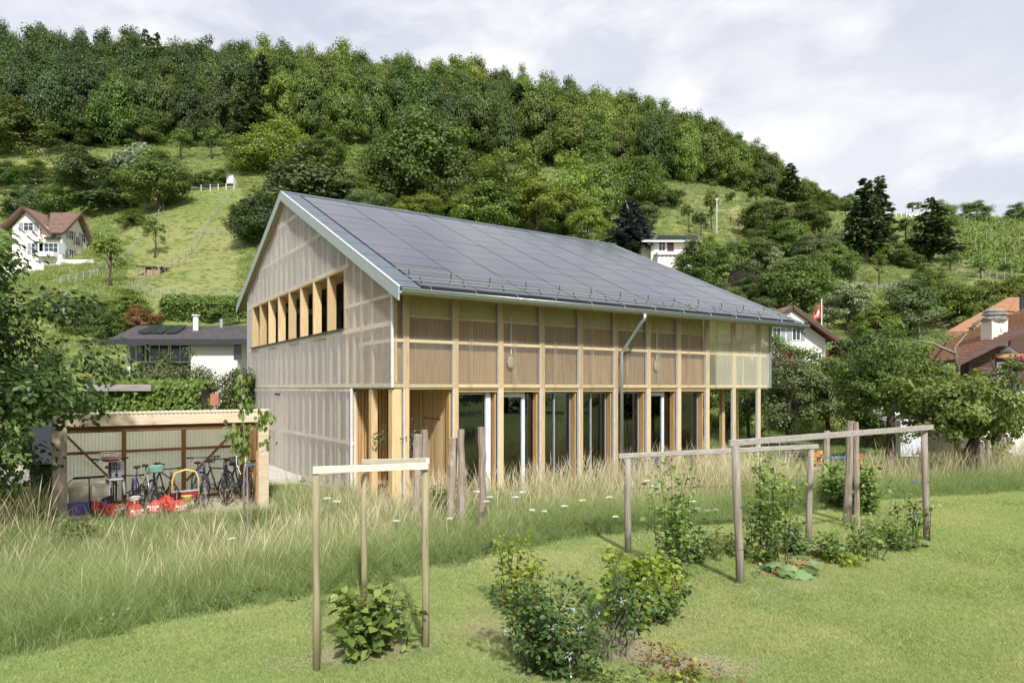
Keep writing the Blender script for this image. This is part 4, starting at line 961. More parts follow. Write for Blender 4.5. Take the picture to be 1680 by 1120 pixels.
# child trailer
t = empty('bicycle_trailer', BL(.68, .35, SZ0+.04), ANG, 'beige and purple bicycle trailer with black handle bar', 'bicycle trailer')
MB().add([(-.36,0,.24),(.36,0,.24),(.40,.06,.74),(-.40,.06,.74),(-.34,.6,.2),(.34,.6,.2),(.30,.55,.80),(-.30,.55,.80)], [(0,1,2,3),(1,5,6,2),(5,4,7,6),(4,0,3,7),(3,2,6,7)]).build('cabin', M['beige'], t, bevel=.02)
MB().add([(-.42,-.07,.42),(.42,-.07,.42),(.40,-.05,.12),(-.40,-.05,.12),(-.40,.35,.12),(.40,.35,.12),(.42,.3,.42),(-.42,.3,.42)], [(0,1,2,3),(3,2,5,4),(0,3,4,7),(1,6,5,2)]).build('lower_cover', M['purple'], t, bevel=.01)
tubes('frame', 'chrome', t, ([(-.44,-.06,.18),(-.43,-.02,.5),(-.40,.0,.84),(-.30,.02,.93),(.30,.02,.93),(.40,.0,.84),(.43,-.02,.5),(.44,-.06,.18)], .016)); tubes('push_bar', 'black', t, ([(-.30,-.02,.945),(.30,-.02,.945)], .026), ([(0,-.02,.93),(0,-.09,.5),(.02,-.1,.1)], .014), ([(.0,-.1,.42),(.22,-.16,.26)], .02))
MB().add([(-.52,.1,.85),(-.70,.2,.75),(-.58,.3,.45),(-.44,.2,.55)], [(0,1,2,3)]).build('flap', M['dark_red'], t).modifiers.new('t', 'SOLIDIFY').thickness = .02
wheel(t, .25, .24, -.47); wheel(t, .25, .24, .47)
# scooter like small bicycle with mint basket
b = bike(1.92, 1.05, .15, 'chrome', 'small bicycle with mint green handlebar bag beside the child seat', R=.25, bar=.98, barw=.22)
MB().box(-.14,.14,-.60,-.47,.84,1.0).build('handlebar_bag', flat('mint', (.16,.30,.25), .6), b, bevel=.02); 
b = bike(1.62, .80, -.2, 'purple', 'small dark bicycle with brown grips next to child seat', R=.24, bar=.82, barw=.20)
b = bike(2.25, 1.3, .3, 'black', 'dark bicycle half hidden behind the yellow handled cart', R=.28, bar=.86, barw=.24)
# yellow handled cart
t = empty('push_cart', BL(2.66, .55, SZ0+.04), ANG+.1, 'toy cart with big yellow hoop handle and yellow bucket', 'cart')
tubes('handle', 'yellow', t, ([(-.30,0,.32),(-.29,0,.75),(-.22,0,.90),(0,0,.96),(.22,0,.90),(.29,0,.75),(.30,0,.32)], .024))
MB().box(-.30,.30,-.02,.5,.26,.40).build('tray', M['dark_red'], t, bevel=.02); MB().beam((-.3,-.03,.45),(.3,-.03,.45),.03,.03).build('crossbar', M['seat_grey'], t)
MB().lathe([(.09,0),(.12,.16),(.13,.17),(.11,.17)], (0,-.12,.18), 16).build('bucket', M['yellow'], t, True); wheel(t, 0, .13, -.28, w=.03, spokes=False); wheel(t, 0, .13, .28, w=.03, spokes=False)
# row of bicycles on the right
b = bike(3.05, 1.0, .05, 'blue', 'blue bicycle facing out with wide black handlebar', bar=1.10, barw=.34)
bike(3.42, 1.2, .35, 'black', 'black bicycle right beside the blue one', bar=1.03, barw=.33); bike(3.72, 1.25, -.25, 'dark_metal', 'grey bicycle third from the side wall of the shed', bar=1.02, barw=.33)
bike(3.95, 1.0, .2, 'black', 'black bicycle second from the side wall of shed', bar=.95, barw=.27); bike(4.18, 1.35, -.05, 'purple', 'dark bicycle leaning at the right side wall of shed', bar=.93, barw=.25, lean=.05)
t = empty('helmet', BL(3.80, .72, .64), ANG, 'black bicycle helmet hanging on the grey handlebar', 'helmet'); MB().lathe([(.11,0),(.12,.04),(.1,.1),(.05,.14),(.01,.15)], (0,0,0), 14, 1, 1.3).build('shell', M['black'], t, True); MB().torus((0,0,-.05),(1,0,0),.08,.006,14,4).build('strap', M['black'], t)
# ride-on toys
def toy(x, y, rz, label, wh=True):
    t = empty('ride_on_toy', BL(x, y, SZ0+.05), ANG+rz, label, 'ride-on toy')
    MB().add([(-.15,-.30,.12),(.15,-.30,.12),(.17,.2,.12),(-.17,.2,.12),(-.11,-.27,.34),(.11,-.27,.34),(.13,.0,.38),(-.13,.0,.38)], [(0,3,2,1),(0,1,5,4),(1,2,6,5),(2,3,7,6),(3,0,4,7),(4,5,6,7)]).build('body', M['red'], t, bevel=.03)
    MB().box(-.13,.13,.05,.32,.20,.27).box(-.12,.12,.30,.34,.27,.42).build('seat', M['red'], t, bevel=.02)
    for sx in (-1, 1):
        for sy, R in ((-.2, .10), (.22, .13)): MB().tube([(sx*.15,sy,R),(sx*.22,sy,R)], R, 14).build('wheel', M['black'], t, bevel=.012)
    for k in range(4): MB().box(-.07+k*.04, -.055+k*.04, -.302, -.295, .17, .29).build('grille_bar', M['white'], t)
    for sx in (-1, 1): MB().tube([(sx*.10,-.31,.27),(sx*.10,-.29,.27)], .025, 10).build('headlight', M['white'], t)
    MB().torus((0,.0,.50), (0,.5,1), .12, .016, 20, 6).beam((-.1,0,.5),(.1,0,.5),.03,.015).tube([(0,-.02,.36),(0,0,.5)], .014).build('steering_wheel', M['white' if wh else 'black'], t, True); return t
toy(1.50, -.45, .1, 'red ride-on tractor with white steering wheel at shed front'); toy(1.02, -.10, .7, 'dark red pedal toy behind white wheeled tractor, beside trailer', False); toy(2.02, -.1, -.5, 'red ride-on toy with silver lamp right of the tractor', False); toy(2.32, -.35, .3, 'faded red toy vehicle deep in the dry grass', False)
MB().tube([BL(4.0,.5,.62), BL(4.35,.45,.68)], .012).build('pump', M['blue'], None)
tag(bpy.data.objects['pump'], 'blue air pump resting against the right side wall of shed', 'pump')

# ================================================================ trellises
def post(parent, p, top, r, mat='post_green', lean=(0,0)):
    q = Vector((p.x+lean[0], p.y+lean[1], top)); pts = [p-Vector((0,0,.15)), p.lerp(q,.33)+Vector((.004,0,0)), p.lerp(q,.66)-Vector((.004,0,0)), q]
    return MB().tube(pts, [r*1.05, r, r*.98, r*.95], 14).build('post', M[mat], parent, True)
def wire(parent, a, b, r=.0022, sag=.03):
    a, b = Vector(a), Vector(b); return MB().tube([a.lerp(b, i/8)-Vector((0,0,sag*math.sin(math.pi*i/8))) for i in range(9)], r, 4).build('wire', M['dark_metal'], parent)
T1 = empty('trellis', (0,0,0), 0, 'small three post trellis with fresh pale boards on top', 'trellis')
a, b, c = gp(519,1105), gp(698,1068), gp(597,992)
za, zb, zc_ = at(519,779,a.y).z, at(698,771,b.y).z, at(597,776,c.y).z
post(T1, a, za, .033); post(T1, b, zb, .037); post(T1, c, zc_, .034)
def board(parent, p, q, mat, w=.035, h=.065): return MB().beam(p, q, w, h).build('top_board', M[mat], parent, bevel=.003)
board(T1, at(513,771,a.y-.03), at(702,764,b.y-.04), 'new_board'); board(T1, at(595,757,c.y+.02), at(702,755.5,b.y+.04), 'new_board', h=.055); board(T1, at(516,776,a.y+.03), at(602,768,c.y), 'new_board', h=.05)
T2 = empty('trellis', (0,0,0), 0, 'long grey weathered trellis carrying the berry canes', 'trellis')
p1, p2, p3, p4 = gp(1215,963), gp(1521,895), gp(1030,912), gp(1325,894)
pz = [at(1215,731,p1.y).z, at(1521,706,p2.y).z, at(1030,752,p3.y).z, at(1325,737,p4.y).z]
post(T2, p1, pz[0], .054, 'grey_wood', (-.07, 0)); post(T2, p2, pz[1], .052, 'grey_wood', (-.05,0)); post(T2, p3, pz[2], .05, 'grey_wood'); post(T2, p4, pz[3], .05, 'grey_wood', (.06,0))
MB().beam(at(1197,727,p1.y-.02), at(1530,700.5,p2.y-.02), .045, .085).build('top_beam', M['grey_wood_h'], T2, bevel=.006); MB().beam(at(1015,748,p3.y), at(1342,732,p4.y), .045, .075).build('top_beam', M['grey_wood_h'], T2, bevel=.006)
for z in (.5, 1.05): wire(T2, (p1.x,p1.y,z), (p2.x,p2.y,z)); wire(T2, (p3.x,p3.y,z), (p4.x,p4.y,z))
for z in (.5, 1.05): MB().torus((p1.x-.01,p1.y,z),(0,0,1),.057,.004,14,4).build('wire_loop', M['dark_metal'], T2); MB().torus((p2.x-.01,p2.y,z),(0,0,1),.055,.004,14,4).build('wire_loop', M['dark_metal'], T2)
for nx_, z in ((.22,1.05),(.2,.5)):
    q = Vector((p2.x-nx_, p2.y-.15*nx_, z)); MB().box(q.x-.045,q.x+.035,q.y-.015,q.y+.015,q.z-.012,q.z+.015).build('wire_tensioner', M['blue'], T2, bevel=.008)
# ---- rough stakes
for i, (px, by, ty, wp, ln, lab) in enumerate([(682,900,713,14,.03,'leaning split chestnut stake left of the others near corner'), (701,890,705,12,-.05,'tall grey stake directly behind the leaning one'), (738,905,718,15,.06,'thick cracked stake beside the green bush'), (758,905,704,13,-.02,'stake close right of the thick cracked one'), (791,905,700,12,.0,'single stake in front of the curtain window'),
    (1390,862,690,13,.06,'thick leaning stake in ivy behind the long trellis'), (1407,875,692,9,-.02,'thin grey stake right of the ivy stake'), (1355,800,706,10,.02,'grey stake with the bird box on it'),
    (1568,800,722,9,.03,'dark short stake under the leaning apple tree'), (1582,800,735,8,.0,'short stake in the shade of the leaning apple tree'), (1607,805,724,11,.0,'grey stake right of the apple trunk'), (1619,800,722,8,.02,'thin stake beside the grey one by the apple trunk'), (1646,790,706,9,.0,'tall grey stake in front of the pale wall')]):
    p = gp(px, by); top = EYE-(ty-HY)/F*p.y; r = wp/F*p.y/2; rr = random.Random(i*3+1)
    m = MB(); n = 9; pts = [Vector((p.x+ln*k/n*1.2+rr.uniform(-.012,.012), p.y+rr.uniform(-.012,.012), p.z-.1+(top-p.z+.1)*k/n)) for k in range(n+1)]
    m.tube(pts, [r*rr.uniform(.85,1.12) for _ in pts], 7); o = tag(m.build('wooden_stake', M['stake_wood'], None), lab, 'stake')
p = gp(1355,800); q = at(1342,775,p.y-.1); bb = empty('bird_box', q, .15, 'small grey bird box fixed to a stake', 'bird box'); MB().box(-.08,.08,-.07,.07,-.18,.1).build('box', M['grey_wood'], bb, bevel=.004); MB().beam((-.14,0,.10),(.12,0,.15),.2,.02).build('roof', M['stake_wood'], bb); MB().tube([(0,-.075,.0),(0,-.068,.0)], .02, 10).build('entrance_hole', M['black'], bb)

# ================================================================ plants
def canes(name, base, n, hmin, hmax, spread, nleaf, leaf, mat, label, cat='plant', seed=0, low=.15, lrad=.10, stem='bark', arch=.25, tmpl=LEAF_L, sr=.006, loc_spread=.12, up=.7, clus=1):
    rg = np.random.default_rng(seed); t = empty(name, base, 0, label, cat); m = MB(); P = []; D = []; Nn = []; vv = []
    for i in range(n):
        a = rg.random()*6.283; h = rg.uniform(hmin, hmax); r = spread*(.25+.75*rg.random()); b0 = rg.normal(size=3)*loc_spread; b0[2] = -.03
        pts = [Vector((b0[0]+math.cos(a)*r*f**1.4+rg.normal()*.012, b0[1]+math.sin(a)*r*f**1.4+rg.normal()*.012, b0[2]+h*(f-arch*.4*f**3))) for f in np.linspace(0, 1, 7)]
        m.tube(pts, [sr*(1.3-.9*k/6) for k in range(7)], 5, cap=False)
        f = low+(1-low)*rg.random(nleaf)**.8; A = np.array([p[:] for p in pts]); k = np.minimum((f*6).astype(int), 5); fr = (f*6-k)[:, None]
        Q = A[k]*(1-fr)+A[k+1]*fr; e_ = rdir(rg, nleaf); e_[:, 2] *= .5
        P.append(Q+e_*(lrad*rg.random(nleaf)**.6)[:, None]); D.append(unit(e_+np.array([0,0,-.12]))); Nn.append(unit(np.array([0,0,up])+rg.normal(size=(nleaf,3))*.38+e_*.2)); vv.append(np.clip(rg.random(nleaf)*.8+.2*(f > .85), 0, 1))
    m.build('stem', M[stem], t, True); P = np.concatenate(P); n_ = len(P)
    put('foliage', leaves('foliage', P, np.concatenate(D), np.concatenate(Nn), leaf*(.55+.8*rg.random(n_)), np.concatenate(vv), tmpl), t, M[mat]); return t
def berries(t, n, R, z0, z1, col, seed, r=.009):
    rg = random.Random(seed)
    for i in range(n):
        a = rg.uniform(0, 6.28); q = Vector((math.cos(a)*R*rg.uniform(.6,1), -abs(math.sin(a))*R*rg.uniform(.6,1), rg.uniform(z0, z1))); m = MB()
        for k in range(9):
            c_ = q+Vector([rg.uniform(-1,1)*.03 for _ in range(3)]); m.lathe([(r*.3,-r),(r,-r*.3),(r,r*.4),(r*.3,r)], c_, 6)
        m.build('berry_cluster', M[col], t, True)
M['berry_pale'] = flat('berry_pale', (.30,.36,.36), .5)
canes('raspberry_plant', gp(603,1075), 17, .35, .78, .30, 34, .105, 'lf_near', 'leafy raspberry plant growing inside the small trellis', seed=1, lrad=.10)
canes('raspberry_plant', gp(648,1062), 6, .45, .72, .16, 20, .085, 'lf_near', 'slimmer raspberry shoots right of the leafy plant in small trellis', seed=2)
t = canes('blueberry_bush', gp(898,1108), 42, .45, .98, .50, 62, .052, 'lf_berry', 'large dark blueberry bush with pale berries in front', 'shrub', 3, low=.1, lrad=.10, sr=.006, arch=.12); berries(t, 6, .42, .25, .75, 'berry_pale', 3)
canes('currant_bush', gp(846,1010), 14, .5, 1.02, .17, 50, .065, 'lf_yellow', 'tall narrow yellow green bush behind the blueberry bush', 'shrub', 4, low=.05, arch=.05)
canes('currant_bush', gp(1042,1025), 30, .45, .98, .36, 56, .07, 'lf_yellow', 'round yellow green currant bush in the middle of lawn', 'shrub', 5, low=.15, lrad=.11)
canes('currant_bush', gp(1062,1018), 14, .3, .62, .30, 50, .065, 'lf_berry', 'dark lower bush tucked under the round currant bush', 'shrub', 6, low=.05, lrad=.1)
t = canes('blueberry_bush', gp(1008,1085), 13, .6, 1.08, .42, 34, .06, 'lf_berry', 'airy blueberry bush with bare orange stems over soil', 'shrub', 7, low=.45, stem='bark_pale', lrad=.11, sr=.007); berries(t, 2, .35, .5, .7, 'berry_pale', 8)
canes('young_shrub', gp(1104,992), 8, .35, .72, .16, 40, .05, 'lf_yellow', 'small yellowish shrub right of the round currant bush', 'shrub', 8, low=.1)
canes('red_leaved_shrub', gp(1082,1112), 6, .2, .50, .22, 22, .04, 'lf_autumn', 'sparse shrub with red leaves by the soil patch', 'shrub', 9, sr=.003)
canes('red_leaved_shrub', gp(1150,1116), 5, .1, .28, .25, 16, .035, 'lf_autumn', 'low reddish seedlings at the bottom right of soil patch', 'shrub', 10, sr=.003)
canes('young_shrub', gp(1010,1118), 9, .08, .2, .25, 30, .04, 'lf_near', 'low leafy weeds in front of the soil patch', 'plant', 11, sr=.003)
canes('young_shrub', gp(1110,1117), 9, .08, .22, .3, 30, .04, 'lf_yellow', 'pale low weeds between the red leaved seedlings', 'plant', 12, sr=.003)
canes('bramble', gp(1110,958), 13, .8, 1.75, .24, 60, .07, 'lf_near', 'tall bramble climbing the left end of the long trellis', 'plant', 13, low=.08, arch=.1, lrad=.15)
canes('bramble', gp(1120,925), 12, .3, .8, .5, 50, .065, 'lf_berry', 'dark spreading base leaves under the climbing bramble', 'plant', 14, low=.1)
canes('bramble', gp(1262,930), 20, .9, 1.85, .38, 58, .075, 'lf_near', 'tallest bramble behind the nearest trellis post', 'plant', 15, low=.05, arch=.15, lrad=.15)
canes('bramble', gp(1300,915), 14, .3, .8, .45, 60, .06, 'lf_olive', 'grey green undergrowth beside the tallest bramble', 'plant', 16, low=.1)
canes('currant_bush', gp(1180,918), 9, .3, .65, .28, 40, .06, 'lf_near', 'small bush left of the nearest long trellis post', 'shrub', 17)
rgp = random.Random(5)
for i, (px, py, h, w_, lab) in enumerate([(1362,925,.62,.18,'first raspberry shoot right of the rhubarb'), (1412,918,.85,.26,'bushy raspberry in middle of the bed'), (1452,908,.72,.22,'raspberry with dark leaves between bushy one and the far post'), (1385,928,.3,.30,'low yellowish plant between raspberries in the bed'), (1482,903,.4,.25,'low leafy plant near foot of the far post'), (1500,890,1.0,.12,'thin tall shoot beside the far trellis post')]):
    canes('raspberry_plant', gp(px, py), 9, h*.55, h, w_, 30, .07, 'lf_near' if i != 3 else 'lf_yellow', lab, 'plant', 30+i, low=.1)
def rhubarb(p, label, seed, n=9, s=1.):
    rg = np.random.default_rng(seed); t = empty('rhubarb_plant', p, 0, label, 'plant')
    for i in range(n):
        a = rg.random()*6.283; L_ = s*rg.uniform(.18,.34); e_ = Vector((math.cos(a)*L_, math.sin(a)*L_, s*rg.uniform(.06,.3))); tubes('stalk', 'terracotta', t, ([(0,0,0), e_*.6+Vector((0,0,.05)), e_], .008*s))
        V = []; Fc = []; R = s*rg.uniform(.11,.18); d = Vector((math.cos(a), math.sin(a), -.45)).normalized(); sd_ = d.cross(Vector((0,0,1))).normalized(); up = sd_.cross(d)
        V.append(tuple(e_)); K = 13
        for r_ in (.5, 1.0):
            for k in range(K):
                q = -2.6+5.2*k/(K-1); rr = R*r_*(1+.25*math.cos(q))*(1+.06*math.sin(q*6)); z = R*(.30*abs(math.sin(q*3.5))*r_-.55*r_*r_*abs(math.sin(q*.6)))
                V.append(tuple(e_+d*(rr*math.cos(q)+R*.3)+sd_*(rr*math.sin(q))+up*z))
        for k in range(K-1): Fc += [(0, 1+k, 2+k), (1+k, 1+K+k, 2+K+k, 2+k)]
        me = MB().add(V, Fc).mesh('leaf', True); va = me.attributes.new('var', 'FLOAT', 'FACE'); va.data.foreach_set('value', [float(rg.random())]*len(Fc)); put('leaf', me, t, M['lf_rhubarb'])
rhubarb(gp(1300,945), 'rhubarb with large pale leaves at left end of the bed', 1, 17, .85); rhubarb(gp(1490,900), 'rhubarb with broad leaves beside the far trellis post', 2, 11, .72); rhubarb(gp(1262,952), 'low rhubarb leaves close to the nearest trellis post', 3, 5, .6)
sheet('planting_bed', [gp(1235,962).xy, gp(1330,952).xy, gp(1500,908).xy, gp(1525,900).xy, gp(1500,893).xy, gp(1370,915).xy, gp(1240,930).xy], M['soil'], .02, .5)
sheet('soil_patch', [gp(935,1119).xy, gp(925,1085).xy, gp(985,1062).xy, gp(1050,1068).xy, gp(1100,1092).xy, gp(1085,1119).xy, Vector((gp(1085,1119).x-.1,5.0)), Vector((gp(935,1119).x,5.0))], M['soil'], .02, .4)
MB().tube([gp(937,1119)-Vector((0,.05,.02)), at(933,1068,gp(937,1119).y+.02)], .008, 6).build('plant_stick', M['white'], None); tag(bpy.data.objects['plant_stick'], 'thin white stick pushed into the soil patch', 'stick')
# cherry sapling before the shed
b0 = gp(402, 905); t = empty('cherry_sapling', b0, 0, 'slim cherry sapling with drooping leaves in front of the shed', 'tree')
hgt = at(398,600,b0.y).z-b0.z
def P_(px, py): return at(px, py, b0.y)-b0
m = MB(); m.tube([(0,0,-.1), P_(400,800), P_(402,730), P_(396,650), P_(397,612)], [.022,.02,.016,.01,.004], 8)
br = [(398,735,375,705,.01), (398,725,372,690,.01), (400,745,430,690,.01), (402,760,447,728,.007), (398,690,412,668,.006)]
for x0,y0_,x1,y1_,r_ in br: m.tube([P_(x0,y0_), (P_(x0,y0_)+P_(x1,y1_))/2+Vector((0,random.uniform(-.1,.1),-.03)), P_(x1,y1_)+Vector((0,random.uniform(-.2,.2),0))], [r_,r_*.7,r_*.3], 5)
m.build('trunk', M['bark_pale'], t, True); rg = np.random.default_rng(8); P = []; 
for x0,y0_,x1,y1_,k in [(372,700,395,722,30),(392,680,408,650,30),(395,650,398,615,34),(420,695,440,678,34),(430,730,450,722,10),(385,735,408,715,32),(402,700,402,745,40)]:
    for j in range(k):
        f = rg.random(); P.append(list(P_(x0+(x1-x0)*f, y0_+(y1_-y0_)*f)+Vector(rg.normal(size=3)*.07)))
P = np.array(P); n_ = len(P); put('foliage', leaves('foliage', P, rdir(rg, n_)*.5+np.array([0,0,-1]), rdir(rg, n_)+np.array([0,-.7,.3]), .115*(.7+.5*rg.random(n_)), rg.random(n_), LEAF_L), t, M['lf_near'])
tubes('tie_rope', 'white', t, ([P_(387,735), P_(388,760), P_(395,778), P_(402,772), P_(404,740)], .006)); MB().tube([P_(407,900), P_(405,740)], .014, 7).build('support_stake', M['stake_wood'], t)
# pot olive at the house corner
pp = HL(.75, .65, GZ0); t = empty('potted_olive_tree', pp, ANG, 'small olive tree in a wooden planter at house corner', 'tree'); MB().box(-.2,.2,-.2,.2,0,.42).build('planter', M['larch'], t, bevel=.01); MB().tube([(0,0,.4),(.02,0,1.0),(-.02,.02,1.7)], [.02,.016,.008], 7).build('trunk', M['bark_pale'], t)
rg = np.random.default_rng(2); n_ = 900; cl = rg.normal(size=(26,3))*np.array([.26,.22,.30])+np.array([0,0,1.45]); P = cl[rg.integers(0,26,n_)]+rg.normal(size=(n_,3))*.08; put('foliage', leaves('foliage', P, rdir(rg,n_), rdir(rg,n_), .075, rg.random(n_), LEAF_S), t, M['lf_olive_tree'])
# yellow-green bush among the stakes
canes('elder_bush', gp(728,880), 16, .6, 1.35, .42, 60, .075, 'lf_near', 'fresh green bush growing between the stakes', 'shrub', 50, low=.05, lrad=.13)
canes('elder_bush', gp(770,885), 10, .4, 1.1, .3, 50, .065, 'lf_near', 'lower green bush beside the single stake', 'shrub', 51, low=.05, lrad=.12)
for i, (px, py, h, w_) in enumerate([(1370,835,1.25,.35),(1425,850,1.35,.35),(1530,800,1.1,.6),(1625,790,1.5,.6)]):
    canes('ivy_bush', gp(px, py), 16, h*.5, h, w_, 70, .09, 'lf_near' if i != 2 else 'lf_berry', ['ivy clump round the stake with the bird box', 'tall ivy clump right of the thin grey stake', 'dark undergrowth around the leaning apple trunk', 'climbing plant before the pale wall'][i], 'shrub', 60+i, low=.05, lrad=.16)
canes('nettle_clump', gp(118,905), 14, .3, .75, .4, 60, .09, 'lf_near', 'green nettle clump at left foot of the shed', 'plant', 70, low=.05)
canes('nettle_clump', gp(60,900), 14, .3, .9, .5, 60, .09, 'lf_dark', 'dark weeds in shade of the linden tree', 'plant', 71, low=.05)
for i in range(9):
    px = 150+i*62+random.uniform(-20,20); p = gp(px, float(np.interp(px, [0,200,300,560,800], [1093,1047,1023,980,925]))-14)
    canes('weed_plant', p+Vector((random.uniform(-.2,.2), random.uniform(-.02,.22), 0)), 9, .08, random.uniform(.18,.32), random.uniform(.18,.36), 34, .042, 'lf_berry' if i % 2 else 'lf_near', 'one of the leafy weeds along the edge of the mown lawn', 'plant', 80+i, low=.02)['group'] = 'weeds along the lawn edge'
for i in range(6):
    px = 600+i*75+random.uniform(-20,20); p = gp(px, float(np.interp(px, [560,800,950,1300], [980,925,890,855]))-8)
    canes('weed_plant', p+Vector((random.uniform(-.2,.2), random.uniform(-.02,.25), 0)), 9, .1, random.uniform(.2,.35), random.uniform(.2,.36), 34, .042, 'lf_berry', 'one of the leafy weeds along the edge of the mown lawn', 'plant', 95+i, low=.02)['group'] = 'weeds along the lawn edge'

# ================================================================ terrace furniture behind the posts
t = empty('garden_table', HL(5.1, 1.1, GZ0), ANG, 'round orange red table standing behind the posts', 'table'); MB().lathe([(.55,.72),(.57,.74),(.55,.76)], (0,0,0), 28).build('table_top', M['orange'], t)
for a in range(4): tubes('leg', 'dark_metal', t, ([(.1*math.cos(a*1.57),.1*math.sin(a*1.57),.72), (.42*math.cos(a*1.57),.42*math.sin(a*1.57),0)], .014))
q = HL(4.85, 1.0, GZ0+.762); t = empty('flower_pot', q, 0, 'terracotta bowl with green herbs on the orange table', 'flower pot'); MB().lathe([(.10,0),(.17,.12),(.18,.13),(.15,.13)], (0,0,0), 16).build('pot', M['terracotta'], t, True); rg = np.random.default_rng(3); P = rg.normal(size=(220,3))*np.array([.1,.1,.06])+np.array([0,0,.22]); put('foliage', leaves('foliage', P, rdir(rg,220), np.tile([0,0,1.],(220,1))+rg.normal(size=(220,3))*.4, .07, rg.random(220), LEAF_L), t, M['lf_near'])
def chair(p, rz, mat, label):
    t = empty('garden_chair', p, rz, label, 'chair'); MB().box(-.22,.22,-.22,.22,.43,.46).build('seat', M[mat], t, bevel=.01)
    MB().torus((0,.24,.72),(0,1,0),.20,.016,20,6).beam((-.19,.24,.46),(-.19,.24,.72),.02,.02).beam((.19,.24,.46),(.19,.24,.72),.02,.02).beam((0,.24,.46),(0,.24,.9),.02,.02).build('backrest', M[mat], t)
    for x in (-.2,.2):
        for y in (-.2,.2): MB().tube([(x,y,.43),(x*1.1,y*1.1,0)], .012, 6).build('leg', M[mat], t)
chair(HL(6.0,.9,GZ0), ANG+1.2, 'magenta', 'purple chair right of the orange red table'); chair(HL(6.4,1.5,GZ0), ANG+2.3, 'magenta', 'second purple chair further inside behind glass'); chair(HL(4.3,1.3,GZ0), ANG-1.3, 'dark_metal', 'dark chair left of the orange red table')
chair(HL(7.75,-.55,GZ0), ANG+2.8, 'blue', 'light blue metal chair outside beside the downpipe'); chair(HL(8.4,-.65,GZ0), ANG+.3, 'blue', 'second blue metal chair beside the right door')
t = empty('flower_pot', HL(7.95,-.95,GZ0), 0, 'small orange flower pot in the grass beside the blue chairs', 'flower pot'); MB().lathe([(.08,.3),(.12,.5),(.13,.52),(.1,.52)], (0,0,0), 14).build('pot', M['terracotta'], t, True); MB().box(-.15,.15,-.15,.15,0,.3).build('stand', M['larch'], t)
t = empty('hanging_lamp', HL(6.35,1.6,1.55), ANG, 'pale cylindrical lampshade hanging inside the window', 'lamp'); MB().lathe([(.2,0),(.2,.42),(.19,.42),(.19,.0)], (0,0,0), 20).build('lamp_shade', M['beige'], t, True); MB().tube([(0,0,.42),(0,0,1.0)], .006, 6).build('cable', M['black'], t)
# round paper lanterns glimpsed behind the corrugated sheets
for i, (tt) in enumerate((3.45, 8.9)):
    p = HL(tt, .11, 3.28); t = empty('wall_lantern', p, ANG, ['round white lantern behind the corrugated sheets above left door', 'round white lantern behind corrugated sheets above right door'][i], 'lantern'); MB().lathe([(.04,-.17),(.10,-.10),(.125,0),(.10,.10),(.04,.17)], (0,0,0), 16, 1, .25).build('shade', M['beige'], t, True); MB().box(-.012,.012,-.01,.01,.2,1.2).build('cord', M['white'], t)

# ================================================================ garden things on the right
def toyc(px, py, Y, mat, label): 
    p = at(px, py, Y); p.z = tz1(p.x, p.y); t = empty('toy_chair', p, random.uniform(-.6,.6), label, 'toy chair'); MB().box(-.2,.2,-.2,.2,.25,.29).build('seat', M[mat], t, bevel=.01); MB().box(-.2,.2,.17,.21,.30,.62).build('backrest', M[mat], t, bevel=.01)
    for x in (-.17,.17):
        for y in (-.17,.17): MB().box(x-.025,x+.025,y-.025,y+.025,0,.25).build('leg', M[mat], t)
Yg = 24.5
toyc(1340,760,Yg,'orange','orange plastic chair left of the blue toy table'); toyc(1350,755,Yg+.8,'yellow','yellow plastic chair behind blue toy table'); toyc(1416,760,Yg-.4,'orange','orange plastic chair right of the ivy clump'); toyc(1398,755,Yg+.5,'yellow','yellow plastic chair at the right end of toy table')
p = at(1372,750,Yg); p.z = tz1(p.x,p.y); t = empty('toy_table', p, .2, 'low blue plastic garden table among toy chairs', 'table'); MB().box(-.62,.62,-.3,.3,.44,.48).build('table_top', M['blue'], t, bevel=.02)
for x in (-.5,.5): MB().beam((x,-.25,0),(x,.0,.44),.05,.05).beam((x,.25,0),(x,.0,.44),.05,.05).build('leg', M['orange'], t)
p = at(1310,700,25.5); p.z = tz1(p.x,p.y); t = empty('football_goal', p, .3, 'small metal goal frame with netting beside the house', 'goal'); tubes('frame', 'chrome', t, ([(-1.35,0,0),(-1.35,0,1.0),(-1.25,0,1.1),(1.1,0,1.05),(1.3,.1,.9),(1.45,.3,0)], .028), ([(-1.35,0,0),(-1.35,.9,0),(1.45,.9,0),(1.45,.3,0)], .02)); m = MB()
for i in range(17): m.beam((-1.35+i*.165,0.01,1.08),(-1.35+i*.165,.85,0.02),.006,.006)
for i in range(7): f = (i+1)/8; m.beam((-1.35,.85*(1-f)+.0,f*1.05),(1.35,.85*(1-f),f*1.05),.006,.006)
tag(m.build('net', M['white_metal'], t), kind='stuff')
